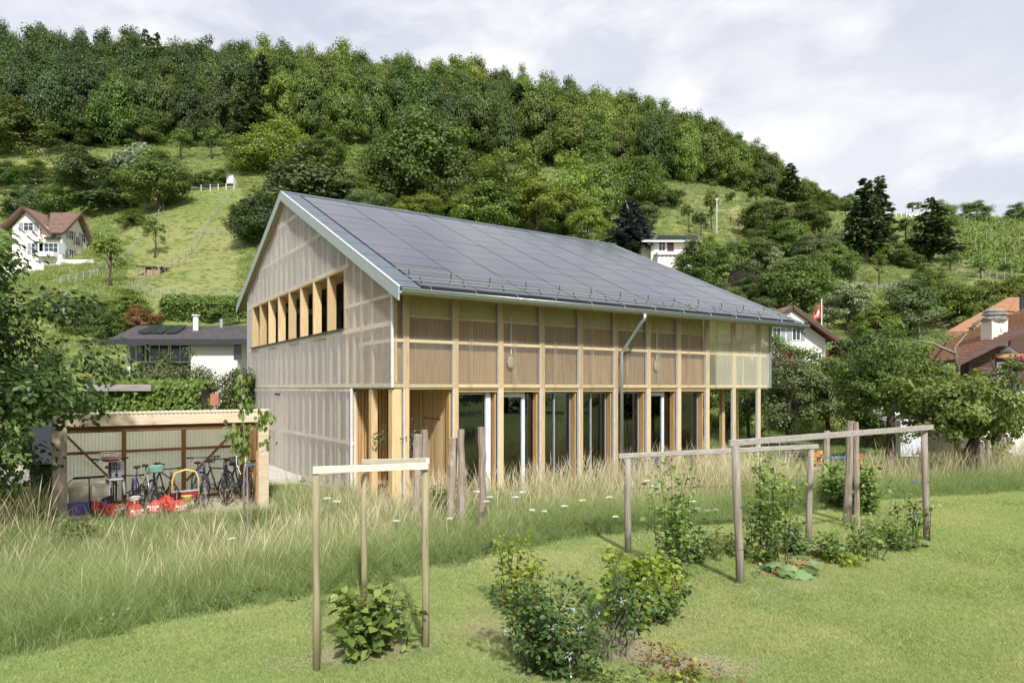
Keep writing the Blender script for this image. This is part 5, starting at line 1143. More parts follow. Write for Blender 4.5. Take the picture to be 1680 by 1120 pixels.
# white sun sail and cabinet
q = [at(1430,671,26), at(1455,690,25), at(1497,656,27.5), at(1470,655,29)]; m = MB(); V = []; Fc = []
for i in range(7):
    for j in range(7): u_, v_ = i/6, j/6; c_ = q[0]*(1-u_)*(1-v_)+q[1]*u_*(1-v_)+q[2]*u_*v_+q[3]*(1-u_)*v_; V.append(tuple(c_-Vector((0,0,.5*u_*(1-u_)+.4*v_*(1-v_)))))
for i in range(6):
    for j in range(6): a = i*7+j; Fc.append((a, a+7, a+8, a+1))
o = m.add(V, Fc).build('sun_sail', M['white'], None, True); o.modifiers.new('t','SOLIDIFY').thickness = .02; tag(o, 'white sail stretched between the old apple trees', 'sun sail')
q = at(1490,700,27.5); q.z = tz1(q.x,q.y); t = empty('garden_cabinet', q, 0, 'white garden cabinet behind the long trellis end', 'cabinet'); MB().box(-.42,.42,-.2,.2,.2,1.7).build('body', M['white'], t, bevel=.02); MB().box(-.35,-.02,-.22,-.205,.3,1.6).build('door', M['white_metal'], t); MB().box(.02,.35,-.22,-.205,.3,1.6).build('door', M['white_metal'], t)
for i, (px, py) in enumerate([(1540,712),(1553,738),(1518,695)]): q = at(px, py, 18.6); MB().beam(q+Vector((0,0,.1)), q-Vector((0,0,.22)), .04, .012).build('red_ribbon', M['red'], None); tag(bpy.data.objects['red_ribbon' + ('' if i == 0 else '.%03d' % i)], ['red ribbon hanging from the leaning apple tree, in the middle', 'lowest red ribbon tied to leaning apple trunk', 'red ribbon hanging furthest left in the apple tree'][i], 'ribbon')
# green bin, grey box at the road
q = at(75,700,17); q = gp(80,800); q = Vector((-12.2,17.6,-.4)); t = empty('wheelie_bin', q, .2, 'dark green wheelie bin under the linden tree', 'bin'); MB().add([(-.24,-.26,.08),(.24,-.26,.08),(.24,.22,.08),(-.24,.22,.08),(-.29,-.34,1.0),(.29,-.34,1.0),(.29,.34,1.0),(-.29,.34,1.0)], [(0,3,2,1),(4,5,6,7),(0,1,5,4),(1,2,6,5),(2,3,7,6),(3,0,4,7)]).build('body', M['green_bin'], t, bevel=.02); MB().box(-.31,.31,-.37,.38,1.0,1.06).build('lid', M['green_bin'], t, bevel=.02)
for x in (-.24,.24): MB().tube([(x-.03,.25,.1),(x+.03,.25,.1)], .1, 14).build('wheel', M['black'], t)
q = at(78,700,22.5); q.z = tz1(q.x,q.y); t = empty('street_cabinet', q, .1, 'dark grey cabinet with red plate beyond the road', 'cabinet'); MB().box(-.35,.6,-.25,.25,0,1.75).build('body', M['dark_metal'], t, bevel=.02); MB().box(.3,.48,-.27,-.252,1.58,1.66).build('plate', M['red'], t)
q = at(352,655,23); t = empty('red_sign', (q.x,q.y,tz1(q.x,q.y)), 0, 'small rust red board behind the bike shed roof', 'sign'); MB().box(-.14,.14,-.02,.02,q.z-tz1(q.x,q.y)-.2,q.z-tz1(q.x,q.y)+.2).build('board', M['terracotta'], t); MB().tube([(0,.03,0),(0,.03,q.z-tz1(q.x,q.y))], .03, 6).build('pole', M['grey_metal'], t)
# ivy covered pergola
q0, q1 = at(150,650,25), at(322,650,25.5); zt = at(0,627,25).z; t = empty('ivy_hedge', (q0.x,q0.y,-.4), 0, 'thick ivy covered wall above the bike shed roof', 'hedge'); rg = np.random.default_rng(12); n_ = 9000; Lx = q1.x-q0.x+.3
P = np.stack([rg.random(n_)*Lx, rg.random(n_)*1.4, rg.random(n_)**.7*(zt+.4)], 1); f_ = rg.random(n_); P[f_ < .62, 1] = rg.normal(size=(f_ < .62).sum())*.10; P[f_ > .8, 2] = zt+.4+rg.normal(size=(f_ > .8).sum())*.07
put('foliage', leaves('foliage', P, rg.normal(size=(n_,3))*.5+np.array([0,-.3,-1]), rdir(rg,n_)*.6+np.array([0,-1,.5]), .17*(.6+.7*rg.random(n_)), rg.random(n_), LEAF_L), t, M['lf_vine']); MB().box(.1,Lx-.1,.15,1.3,0,zt+.3).build('wall', M['dark_board'], t); MB().box(-.1,2.4,-.35,-.1,zt+.08,zt+.32).build('beam', M['grey_wood_h'], t)

# ================================================================ houses on the slope
def quad_win(parent, c, u_, w_, h, nrm, shut=False, mat='white', n=2):
    """window centred at c in a wall with horizontal direction u_ and outward normal nrm"""
    c, u_, nrm = Vector(c), Vector(u_).normalized(), Vector(nrm).normalized(); up = Vector((0,0,1))
    def bar(a, b, ww, d0=.0, d1=.05):
        m_.beam(a+nrm*(d0+d1)/2, b+nrm*(d0+d1)/2, ww, d1-d0, nrm)
    m_ = MB(); f = .07
    bar(c-u_*w_/2-up*h/2, c-u_*w_/2+up*h/2, f, 0, .06); bar(c+u_*w_/2-up*h/2, c+u_*w_/2+up*h/2, f, 0, .06)
    bar(c-u_*(w_/2+f/2)-up*h/2, c+u_*(w_/2+f/2)-up*h/2, f, 0, .064); bar(c-u_*(w_/2+f/2)+up*h/2, c+u_*(w_/2+f/2)+up*h/2, f, 0, .064)
    for i in range(1, n): x = -w_/2+w_*i/n; bar(c+u_*x-up*h/2, c+u_*x+up*h/2, f*.7, 0, .05)
    if h > 1: bar(c-u_*w_/2+up*h*.1, c+u_*w_/2+up*h*.1, f*.5, 0, .046)
    fr = m_.build('window', M[mat], parent); g_ = MB(); a_ = c+nrm*.012
    g_.add([a_-u_*w_/2-up*h/2, a_+u_*w_/2-up*h/2, a_+u_*w_/2+up*h/2, a_-u_*w_/2+up*h/2], [(0,1,2,3)]); g_.build('pane', M['far_glass'], fr)
    if shut:
        for sgn in (-1, 1): MB().beam(c+u_*sgn*(w_/2+f+w_*.24)-up*h/2+nrm*.03, c+u_*sgn*(w_/2+f+w_*.24)+up*h/2+nrm*.03, w_*.46, .04, nrm).build('shutter', M['shutter' if shut is True else shut], fr)
    return fr
def courses(parent, a, b, c, d, n, mat, thick=.05):
    """stepped tile courses over roof quad a,b (eave) c,d (ridge): a->b eave, d->c ridge"""
    a, b, c, d = map(Vector, (a, b, c, d)); nn = (b-a).cross(d-a).normalized(); m_ = MB()
    for i in range(n):
        f0, f1 = i/n, (i+1)/n; p0, p1, q0, q1 = a.lerp(d, f0), b.lerp(c, f0), a.lerp(d, f1), b.lerp(c, f1)
        m_.add([p0+nn*thick, p1+nn*thick, q1+nn*.004, q0+nn*.004, p0, p1], [(0,1,2,3), (4,5,1,0)])
    return tag(m_.build('tile_courses', mat, parent), kind='stuff')
# white chalet, upper left
Yc = 91.; k_ = Yc/F; zb = tz1((85-CX)*k_, Yc)
def C_(px, py, dy=0): return at(px, py, Yc+dy)
W = empty('white_chalet', (0,0,0), 0, 'white chalet with brown cross gabled roof on left slope', 'house')
A, Bc, Cc = C_(20,0), C_(102,0), at(142,0,Yc+5.2)
def zz(py, Y=Yc): return EYE-(py-HY)/F*Y
zg = zz(455)-1.5; ze = zz(384); zr = zz(349)
# walls: front wall (frontal), side wall running back
fd = Vector((1,0,0)); sdv = (Vector((Cc.x, Cc.y, 0))-Vector((Bc.x, Bc.y, 0))).normalized(); sl = (Vector((Cc.x,Cc.y))-Vector((Bc.x,Bc.y))).length
x0, x1, y0 = A.x, Bc.x, Yc
V = [(x0,y0,zg),(x1,y0,zg),(x1,y0,ze),(x0,y0,ze)]; 
apx = C_(44,0).x; hw = (C_(88,0).x-apx)
MB().add([(x0,y0,zg),(x1,y0,zg),(x1,y0,ze+.3),(apx+hw*.98,y0,ze+.3),(apx,y0,zz(346)),(x0,y0,zz(372))], [(0,1,2,3,4,5)]).build('front_wall', M['white_plaster'], W)
b1 = Vector((Bc.x, Yc, 0)); b2 = b1+sdv*sl; mid = b1.lerp(b2, .58); 
MB().add([(b1.x,b1.y,zg),(b2.x,b2.y,zg),(b2.x,b2.y,ze+.2),(mid.x,mid.y,zz(352,Yc+3)-.3),(b1.x,b1.y,ze+.2)], [(0,1,2,3,4)]).build('side_wall', M['white_plaster'], W)
ov = Vector((.7,0,0)); fo = Vector((0,-.7,0)); rR = Vector((mid.x,mid.y,zz(352,Yc+3))); rL = Vector((C_(58,0).x, rR.y, rR.z)); 
eR = Vector((b1.x,b1.y,ze))+Vector((.7,-.7,.0)); eL = Vector((C_(85,0).x, eR.y, eR.z)); bR = Vector((b2.x,b2.y,ze))+Vector((.7,.7,0))
def slab(name, pts, th, mat, parent, up=True):
    pts = [Vector(p) for p in pts]; nn = (pts[1]-pts[0]).cross(pts[-1]-pts[0]).normalized()*th; n = len(pts)
    return MB().add(pts+[p-nn for p in pts], [tuple(range(n)), tuple(reversed(range(n,2*n)))]+[(i,i+n,(i+1)%n+n,(i+1)%n) for i in range(n)]).build(name, mat, parent)
rRo = rR+Vector((.8,0,.25)); slab('roof', [eL, eR, rRo, rL+Vector((0,0,.25))], .22, M['red_tile'], W); slab('roof', [rL+Vector((0,0,.25)), rRo, bR, bR+Vector((-9.5,0,0))], .22, M['red_tile'], W)
courses(W, eL, eR, rRo, rL+Vector((0,0,.25)), 16, M['red_tile'], .05)
ga = Vector((apx, y0-.8, zz(341))); gr = Vector((C_(92,0).x, y0-.8, zz(388))); gl = Vector((C_(8,0).x, y0-.8, zz(376))); bk = Vector((0,7,0))
slab('cross_roof', [gr, gr+bk, ga+bk, ga], .22, M['red_tile'], W); slab('cross_roof', [ga, ga+bk, gl+bk, gl], .22, M['red_tile'], W)
MB().beam(ga, gr, .12, .3).beam(ga, gl, .12, .3).build('barge_board', M['brown_plank'], W); MB().beam(eR, rRo, .14, .3).build('barge_board', M['brown_plank'], W)
MB().box(C_(24,0).x-.4, C_(24,0).x+.4, Yc+2, Yc+2.8, zz(360), zz(344)).build('chimney', M['white_plaster'], W)
quad_win(W, (C_(47,0).x, y0, zz(372)), (1,0,0), 1.3, 1.1, (0,-1,0), True)
quad_win(W, (C_(84,0).x, y0, zz(408)), (1,0,0), 1.9, 1.5, (0,-1,0), True, n=3); quad_win(W, (C_(58,0).x, y0, zz(408)), (1,0,0), 1.0, 1.5, (0,-1,0), True)
MB().box(C_(66,0).x, C_(95,0).x, y0-.9, y0-.1, zz(422), zz(414.5)).build('balcony', M['white'], W); MB().box(C_(76,0).x, C_(100,0).x, y0-.5, y0, zz(393), zz(390)).build('awning', M['dark_metal'], W)
nrm = Vector((sdv.y, -sdv.x, 0))
for f_, py in ((.35,386),(.62,396),(.86,391),(.35,417)):
    q = b1+sdv*sl*f_; quad_win(W, (q.x, q.y, zz(py, q.y)), sdv, .95, 1.25, nrm, True)
m = MB().beam(C_(67,375)-Vector((0,.05,0)), C_(68,389)-Vector((0,.05,0)), .28, .05).beam(C_(66,379)-Vector((0,.06,0)), C_(72,384)-Vector((0,.06,0)), .22, .05).beam(C_(68,388)-Vector((0,.07,0)), C_(71,394)-Vector((0,.07,0)), .16, .05); m.build('wall_figure', M['terracotta'], W)
MB().box(x0-.3, x1-1, y0-2.2, y0-2, zg-1, zz(436)).build('garden_wall', M['white_plaster'], W); q = b1+sdv*.4; MB().box(b1.x+.2,b1.x+5.0,b1.y-1,b1.y-.7,zz(452),zz(428)).build('garden_wall', M['white_plaster'], W)
p = at(132,444,Yc-3); t = empty('satellite_dish', p, .3, 'round white satellite dish beside the chalet wall', 'satellite dish'); MB().lathe([(.05,0),(.35,.06),(.55,.2),(.53,.2),(.3,.08)], (0,0,0), 18).build('dish', M['white'], t, True).rotation_euler = (1.3,0,.2); MB().tube([(0,.1,0),(0,.1,-1)], .04, 6).build('pole', M['white_metal'], t)
# dark roofed bungalow
Yb = 38.; W = empty('bungalow', (0,0,0), 0, 'low white bungalow with dark tiled roof left of timber house', 'house')
def Pb(px, py, dy=0): return at(px, py, Yb+dy)
xa, xb_, xc = Pb(215,0).x, Pb(320,0).x, Pb(430,0).x; zt_, zbm = Pb(0,561).z, tz1(-15, Yb)-1
MB().box(xb_, xc-1.2, Yb-.5, Yb+6, zbm, zt_+.1).build('wall', M['white_plaster'], W); MB().box(xa, xb_-.01, Yb+1.0, Yb+6, zbm, zt_+.1).build('recessed_wall', M['brown_plank'], W)
for px in (224, 262, 296): quad_win(W, (Pb(px,0,1).x*1.0, Yb+1.0, Pb(0,578).z), (1,0,0), 1.1, 1.0, (0,-1,0), n=2)
MB().box(Pb(206,0).x, Pb(212,0).x, Yb+.1, Yb+.3, zbm, zt_).build('post', M['white_plaster'], W); MB().box(Pb(390,0).x, Pb(402,0).x, Yb-.55, Yb-.505, Pb(0,590).z, Pb(0,565).z).build('window', M['far_glass'], W)
e0, e1 = Pb(178,557,-1.0), Pb(440,557,-1.0); r0, r1 = Pb(226,534,4.2), Pb(445,534,4.2); slab('roof', [e0, e1, r1, r0], .22, M['grey_tile'], W); courses(W, e0, e1, r1, r0, 13, M['grey_tile'], .05); MB().beam(e0-Vector((0,.05,.12)), e1-Vector((0,.05,.12)), .1, .32).build('eave_board', M['dark_metal'], W)
slab('roof', [r0+Vector((0,.02,0)), r1+Vector((0,.02,0)), r1+Vector((0,5,-1.6)), r0+Vector((0,5,-1.6))], .2, M['grey_tile'], W)
nrm = (e1-e0).cross(r0-e0).normalized()
def rp(u_, v_, h=.12): return (e0.lerp(e1,u_)).lerp(r0.lerp(r1,u_), v_)+nrm*h
for i in range(3): u0 = .13+i*.088; slab('solar_collector', [rp(u0,.3,.18), rp(u0+.08,.3,.18), rp(u0+.085,.82,.18), rp(u0+.005,.82,.18)], .08, M['far_glass'], W)
q = rp(.48,.62); MB().tube([q-Vector((0,0,.2)), q+Vector((0,0,.75))], .16, 12).tube([q+Vector((0,0,.75)), q+Vector((0,0,.82))], .24, 12).build('chimney', M['white_plaster'], W); q = rp(.64,.85); MB().tube([q-Vector((0,0,.2)), q+Vector((0,0,.4))], .1, 8).build('vent_pipe', M['grey_metal'], W)
# small white house above the roof line
Yw = hit(1105,436)[1]; W = empty('small_white_house', (0,0,0), 0, 'small white flat roofed house above the solar roof', 'house')
def Pw(px, py, dy=0): return at(px, py, Yw+dy)
MB().box(Pw(1068,0).x, Pw(1147,0).x, Yw, Yw+6, Pw(0,412).z-3, Pw(0,394).z).build('wall', M['cream_plaster'], W); MB().box(Pw(1055,0).x, Pw(1068,0).x-.01, Yw+1, Yw+6, Pw(0,420).z-3, Pw(0,396).z).build('side_wing', M['cream_plaster'], W)
slab('roof', [Pw(1052,394,-.8), Pw(1151,394,-.8), Pw(1147,386,4.5), Pw(1056,386,4.5)], .3, M['grey_tile'], W); slab('solar_collector', [Pw(1077,391,-.2), Pw(1146,391,-.2), Pw(1143,386,3), Pw(1080,386,3)], .12, M['far_glass'], W); MB().beam(Pw(1052,395.5,-.85), Pw(1151,395.5,-.85), .1, .22).build('eave_board', M['white'], W); slab('solar_collector', [Pw(1056,388,1), Pw(1071,388,1), Pw(1071,379,2.5), Pw(1058,379,2.5)], .12, M['far_glass'], W)
quad_win(W, (Pw(1086,0).x, Yw, Pw(0,404).z), (1,0,0), .9, 1.35, (0,-1,0)); quad_win(W, (Pw(1100,0).x, Yw, Pw(0,404).z), (1,0,0), .8, 1.35, (0,-1,0), mat='dark_red'); quad_win(W, (Pw(1135,0).x, Yw, Pw(0,404).z), (1,0,0), .9, 1.35, (0,-1,0))
MB().box(Pw(1072,0).x, Pw(1128,0).x, Yw-2.6, Yw-.02, Pw(0,418).z-5, Pw(0,419).z).build('terrace_wall', M['white_plaster'], W); MB().beam(Pw(1072,418.5,-2.7), Pw(1128,418.5,-2.7), .08, .08).build('railing', M['dark_metal'], W)
for i in range(9): MB().beam(Pw(1073+i*6.8,417,-2.7), Pw(1073+i*6.8,421.5,-2.7), .06, .06).build('railing_post', M['dark_metal'], W)
q = hit(945,392); t = empty('far_garage', (0,0,0), 0, 'low flat roofed building peeping over the solar roof', 'garage'); p = at(944,381,q[1]); MB().box(p.x-1.6,p.x+1.8,p.y,p.y+4,p.z-3,p.z).build('wall', M['grey_metal'], t); MB().box(p.x-1.9,p.x+2.1,p.y-.3,p.y+4.3,p.z+.005,p.z+.2).build('roof', M['white_metal'], t)
# flag chalet
Yf = 52.; W = empty('gabled_house', (0,0,0), 0, 'white gabled house with grey shutters beside the flag', 'house')
def Pf(px, py, dy=0): return at(px, py, Yf+dy)
ap = Pf(1293,506); er = Pf(1367,560); el = Vector((2*ap.x-er.x, Yf, er.z)); wr = Pf(1354,0).x; wl = 2*ap.x-wr; sl_ = (ap.z-er.z)/(er.x-ap.x); zw = ap.z-.25-sl_*(wr-ap.x)
MB().prism([(wl,Pf(0,640).z),(wr,Pf(0,640).z),(wr,zw),(ap.x,ap.z-.25),(wl,zw)], 1, Yf, Yf+9).build('wall', M['white_plaster'], W)
f_ = Vector((0,-.9,0)); bk = Vector((0,9.6,0)); slab('roof', [ap+f_, er+f_, er+bk, ap+bk], -.2, M['red_tile'], W); slab('roof', [el+f_, ap+f_, ap+bk, el+bk], -.2, M['red_tile'], W)
MB().beam(ap+f_, er+f_, .12, .28).beam(ap+f_, el+f_, .12, .28).build('barge_board', M['brown_plank'], W); MB().add([ap+f_*.8+Vector((0,0,-.2)), ap+f_*.8+Vector((1.3,0,-.2-1.3*sl_)), ap+f_*.8+Vector((-1.3,0,-.2-1.3*sl_))], [(0,2,1)]).build('gable_fretwork', M['white_plaster'], W)
for px in (1274, 1306): quad_win(W, (Pf(px,0).x, Yf, Pf(0,548).z), (1,0,0), .62, .98, (0,-1,0), 'shutter', n=2)
quad_win(W, (Pf(1342,0).x, Yf, Pf(0,583).z), (1,0,0), .5, .5, (0,-1,0)); quad_win(W, (Pf(1306,0).x, Yf, Pf(0,590).z), (1,0,0), .62, .98, (0,-1,0), 'shutter')
MB().box(wr+.02, wr+3, Yf+1, Yf+4, Pf(0,640).z, Pf(0,572).z).build('porch', M['brown_plank'], W); MB().tube([Pf(1366,561,-.9), Pf(1354,567,-.3), Pf(1354,620,-.1)], .05, 6).build('downpipe', M['zinc'], W)
t = empty('flagpole', Pf(1348,600,2), 0, 'white flagpole with a drooping red flag with white cross', 'flag'); h = at(0,490,Yf+2).z-at(0,600,Yf+2).z; MB().tube([(0,0,0),(0,0,h)], [.06,.04], 8).build('pole', M['white'], t)
V = []; Fc = []; n = 10
for i in range(n+1):
    for j in range(n+1): u_, v_ = i/n, j/n; V.append((-.05-u_*.62+.02*math.sin(v_*6), .12*math.sin(u_*9+v_*2), h-.35-v_*.95-u_*.85))
red_f, wh_f = [], []
for i in range(n):
    for j in range(n):
        a = i*(n+1)+j; c = (4 <= i <= 5 and 2 <= j <= 7) or (4 <= j <= 5 and 2 <= i <= 7); (wh_f if c else red_f).append((a, a+1, a+n+2, a+n+1))
fl = MB().add(V, red_f).build('flag_cloth', M['red'], t, True); MB().add(V, wh_f).build('cross', M['white'], fl, True); fl.modifiers.new('t','SOLIDIFY').thickness = .015; fl.children[0].modifiers.new('t','SOLIDIFY').thickness = .02
# brown plank chalet at right
Yr = 28.; W = empty('brown_chalet', (0,0,0), 0, 'brown plank chalet with orange tiled roof at right edge', 'house')
def Pr(px, py, dy=0): return at(px, py, Yr+dy)
xl = Pr(1588,0).x; xm = Pr(1632,0).x; xr = Pr(1760,0).x; zl = Pr(0,627).z; z0_ = -.5; zgab = Pr(0,575).z
MB().box(xl+.25, xr, Yr+.1, Yr+7, z0_, zl).build('lower_wall', M['cream_plaster'], W); MB().prism([(xm+.1, zl), (xr, zl), (xr, 3.66+.5*(xr-18.05)), (xm+.1, 3.66+.5*(xm+.1-18.05))], 1, Yr+1.6, Yr+2.3).build('upper_wall', M['brown_plank'], W)
for i in range(9):
    z = zl+i*.165; x1_ = xm; MB().box(xl if z < zgab else xl+(z-zgab)*1.2, x1_, Yr-.03, Yr+.03, z+.004, z+.158).build('plank', M['brown_plank'], W, bevel=.006)
sl_ = .5; e_ = Pr(1568,590,-.8); rg_ = Vector((e_.x+4.3, e_.y, e_.z+4.3*sl_)); bk = Vector((0,3.4,0)); slab('roof_board', [e_, rg_, rg_+bk, e_+bk], .12, M['brown_plank'], W); courses(W, e_, e_+bk, rg_+bk, rg_, 22, M['orange_tile'], -.06)
MB().beam(e_+Vector((0,-.05,-.1)), rg_+Vector((0,-.05,-.1)), .08, .34).build('barge_board', M['brown_plank'], W); MB().box(xm+.05, xr, Yr+.0, Yr+1.55, zl-.15, zl+.0).build('balcony_floor', M['brown_plank'], W); MB().box(xm+.06, Pr(1672,0).x, Yr-.03, Yr+.03, zl+.01, Pr(0,594).z).build('balcony_panel', M['stone'], W); MB().beam(Pr(1632,583.5), Pr(1700,583.5), .08, .16).build('handrail', M['orange_wood'], W)
tr0, tr1 = Pr(1552,545,3.5), Pr(1760,545,3.5); rr0, rr1 = Pr(1655,488,9.5), Pr(1760,488,9.5); slab('tiled_roof', [tr0, tr1, rr1, rr0], .15, M['orange_tile'], W); courses(W, tr0, tr1, rr1, rr0, 17, M['orange_tile'], .07)
q = Pr(1631,0,-.2); cz = Pr(0,563,-.2).z; ct = Pr(0,526,-.2).z; cw = .33; MB().box(q.x-cw, q.x+cw, q.y-cw, q.y+cw, cz-.12, ct).build('chimney', M['cream_plaster'], W)
m = MB(); m.lathe([(cw*1.45,0),(cw*1.5,.08),(cw*1.15,.16),(cw*1.12,.2),(cw*1.32,.22),(cw*1.3,.28),(cw*1.05,.33),(cw*1.2,.35),(cw*1.18,.40),(cw*.95,.46),(cw*.5,.5)], (q.x,q.y,ct), 12).build('chimney_cap', M['stone'], W)
for px in (1676, 1683): q = Pr(px, 500, 6); MB().tube([q-Vector((0,0,.6)), q+Vector((0,0,.45))], .09, 10).tube([q+Vector((0,0,.45)), q+Vector((0,0,.55))], .13, 10).build('flue_pipe', M['dark_metal'], W)
q = Pr(1676,594,-.25); t = empty('flower_box', q, 0, 'pink geraniums hanging at the chalet balcony', 'flowers'); MB().box(-.3,.5,-.12,.12,-.1,.06).build('box', M['brown_plank'], t); rg = np.random.default_rng(4); P = rg.normal(size=(300,3))*np.array([.26,.12,.14])+np.array([.1,0,.1]); put('foliage', leaves('foliage', P, rdir(rg,300), rdir(rg,300)+np.array([0,-.5,.6]), .09, rg.random(300)), t, M['lf_mid'])
M['pink'] = leafmat('pink', (.55,.08,.16), (.75,.16,.28), .2, objvar=.02); P = rg.normal(size=(120,3))*np.array([.24,.1,.12])+np.array([.1,-.08,.16]); put('blossoms', leaves('blossoms', P, rdir(rg,120), rdir(rg,120)+np.array([0,-1,.4]), .09, rg.random(120)), t, M['pink'])
q = Pr(1655,583,1.0); t = empty('folded_parasol', q, 0, 'white folded parasol lying on the chalet balcony', 'parasol'); MB().tube([(-.4,0,.1),(-.1,0,.28),(.4,0,.02)], [.05,.15,.04], 8).build('cloth', M['white'], t, True); MB().tube([(.4,0,.02),(.9,0,-.1)], .02, 6).build('pole', M['grey_metal'], t)
# field shelter
x_, y_, z_ = hit(250,450); t = empty('field_shelter', (x_, y_, z_), .12, 'small dark open shelter in the steep field', 'shelter'); k_ = y_/F; w_ = 38*k_; h = 13*k_; MB().add([(-w_/2,-1.2,h*.8),(w_/2,-1.2,h*.72),(w_/2,1.4,h*1.05),(-w_/2,1.4,h*1.12)], [(0,1,2,3)]).build('roof', M['brown_plank'], t).modifiers.new('t','SOLIDIFY').thickness = .15
MB().box(-w_*.45, w_*.45, 1.0, 1.1, -.5, h*.95).build('back_wall', M['brown_plank'], t); MB().box(-w_*.1, w_*.42, -.9, 1, -.5, h*.4).build('hay_rack', M['orange_wood'], t)
for xx in (-.45,-.15,.15,.44): MB().box(w_*xx-.06, w_*xx+.06, -1.1, -.98, -.6, h*.75).build('post', M['stake_wood'], t)
# ---- fences
def fence(pts, n, label, h=1.1, mat='grey_wood', rails=2, wp=.12, solid=False):
    P = []
    for px, py in pts: P.append(hit(px, py))
    t = empty('wire_fence' if not solid else 'board_fence', P[0], 0, label, 'fence'); o0 = Vector(P[0]); seg = np.linspace(0, len(P)-1, n); Q = []
    for s_ in seg:
        i = min(int(s_), len(P)-2); f_ = s_-i; x = P[i][0]*(1-f_)+P[i+1][0]*f_; y = P[i][1]*(1-f_)+P[i+1][1]*f_; Q.append(Vector((x, y, tz1(x, y)))-o0)
    me = MB().tube([(0,0,-.3),(0,0,h)], wp/2, 6).mesh('post'); me.materials.append(M[mat])
    for q in Q: put('post', me, t, loc=q)
    for r_ in range(rails):
        z = h*(.45+.45*r_/(max(1,rails-1))); m_ = MB()
        for a_, b_ in zip(Q[:-1], Q[1:]): m_.beam(a_+Vector((0,0,z)), b_+Vector((0,0,z)), .03, .03 if not solid else .3)
        m_.build('rail', M[mat if solid else 'grey_metal'], t)
    return t
fence([(388,308),(330,395),(262,452),(214,484)], 20, 'wire fence running down the field past the shelter')
fence([(268,345),(226,405),(160,455),(100,470)], 16, 'pale fence climbing from chalet to the upper slope', mat='grey_metal')
fence([(214,484),(290,494),(395,498)], 13, 'wire fence along the foot of the field')
fence([(300,313),(345,314),(384,312)], 7, 'white railing at the top of the field', mat='white', wp=.13)
fence([(0,304),(60,305),(112,307)], 5, 'wire fence on the left slope below the wood'); fence([(330,388),(372,386),(400,388)], 6, 'short wire fence across the field left of gable')
fence([(1340,482),(1410,478),(1478,474)], 18, 'white picket fence on right slope between orchard trees', mat='grey_metal', rails=3, wp=.12)
fence([(1480,430),(1530,440),(1600,456),(1660,460)], 16, 'pale fence at the lower edge of vineyard', mat='grey_metal'); fence([(1228,348),(1300,356),(1345,362)], 9, 'fence line on the meadow under the ridge wood')
fence([(1199,366),(1210,368),(1222,370)], 3, 'three dark posts on the meadow', mat='bark', rails=0, wp=.3)
fence([(1470,356),(1500,357),(1530,358)], 8, 'low white fence on the skyline', mat='white', rails=2, wp=.2, h=.9)
x_, y_, z_ = hit(379,305); t = empty('beehive_hut', (x_,y_,z_), 0, 'tiny white hut at the end of upper fence', 'hut'); MB().box(-.6,.6,-.5,.5,.3,1.7).build('body', M['white'], t); MB().box(-.7,.7,-.6,.6,1.7,1.8).build('roof', M['grey_metal'], t)
x_, y_, z_ = hit(1176,386); t = empty('utility_pole', (x_,y_,z_), 0, 'thin grey pole standing right of the small white house', 'pole'); MB().tube([(0,0,-.5),(0,0,5.2*y_/95)], .08, 8).build('shaft', M['white_metal'], t); MB().box(-.3,.3,-.05,.05,5.0*y_/95,5.1*y_/95).build('crossarm', M['white_metal'], t)
# beehives and sheep-like white dots on the skyline are hive boxes
for i in range(7):
    x_, y_, z_ = hit(1488+i*4.3, 354+(i % 2)); t = empty('beehive', (x_,y_,z_), 0, 'one of the small white boxes in a row on the skyline', 'beehive', 'white boxes on the skyline'); MB().box(-.25,.25,-.25,.25,.0,.75).build('box', M['white'], t); MB().box(-.3,.3,-.3,.3,.75,.82).build('lid', M['grey_metal'], t)
# clipped hedges
def hedge(pts, h, d, leaf, label, n_=5000, lf=.22):
    P = [Vector(hit(*p)) for p in pts]; t = empty('clipped_hedge', P[0], 0, label, 'hedge'); rg = np.random.default_rng(len(label)); s_ = rg.random(n_)*(len(P)-1); i = np.minimum(s_.astype(int), len(P)-2); f_ = (s_-i)[:,None]; A = np.array([p[:] for p in P])
    Q = A[i]*(1-f_)+A[i+1]*f_; k = rg.random(n_); top = k < .35; Q[:,1] += np.where(top, rg.random(n_)*d, rg.normal(size=n_)*.08); Q[:,2] = tz(Q[:,0], Q[:,1])+np.where(top, h+rg.normal(size=n_)*.06, rg.random(n_)*h); Q -= A[0]
    put('foliage', leaves('foliage', Q, rdir(rg,n_), rdir(rg,n_)*.6+np.array([0,-.6,.8]), lf*(.6+.8*rg.random(n_)), rg.random(n_)), t, M[leaf])
    m_ = MB()
    for a_, b_ in zip(P[:-1], P[1:]): m_.beam(a_-P[0]+Vector((0,d*.5,h*.45)), b_-P[0]+Vector((0,d*.5,h*.45)), d*.8, h*.9)
    m_.build('inner_twigs', M['bark'], t); return t
hedge([(262,528),(330,529),(405,530)], 1.75, 1.2, 'lf_mid', 'long clipped hedge below the field behind bungalow'); hedge([(1375,600),(1425,600)], 1.6, 1.2, 'lf_dark', 'short dark hedge right of the flag house', 2500); hedge([(1205,478),(1250,492)], 3.2, 2, 'lf_dark', 'dark hedge above the right end of solar roof', 3000)
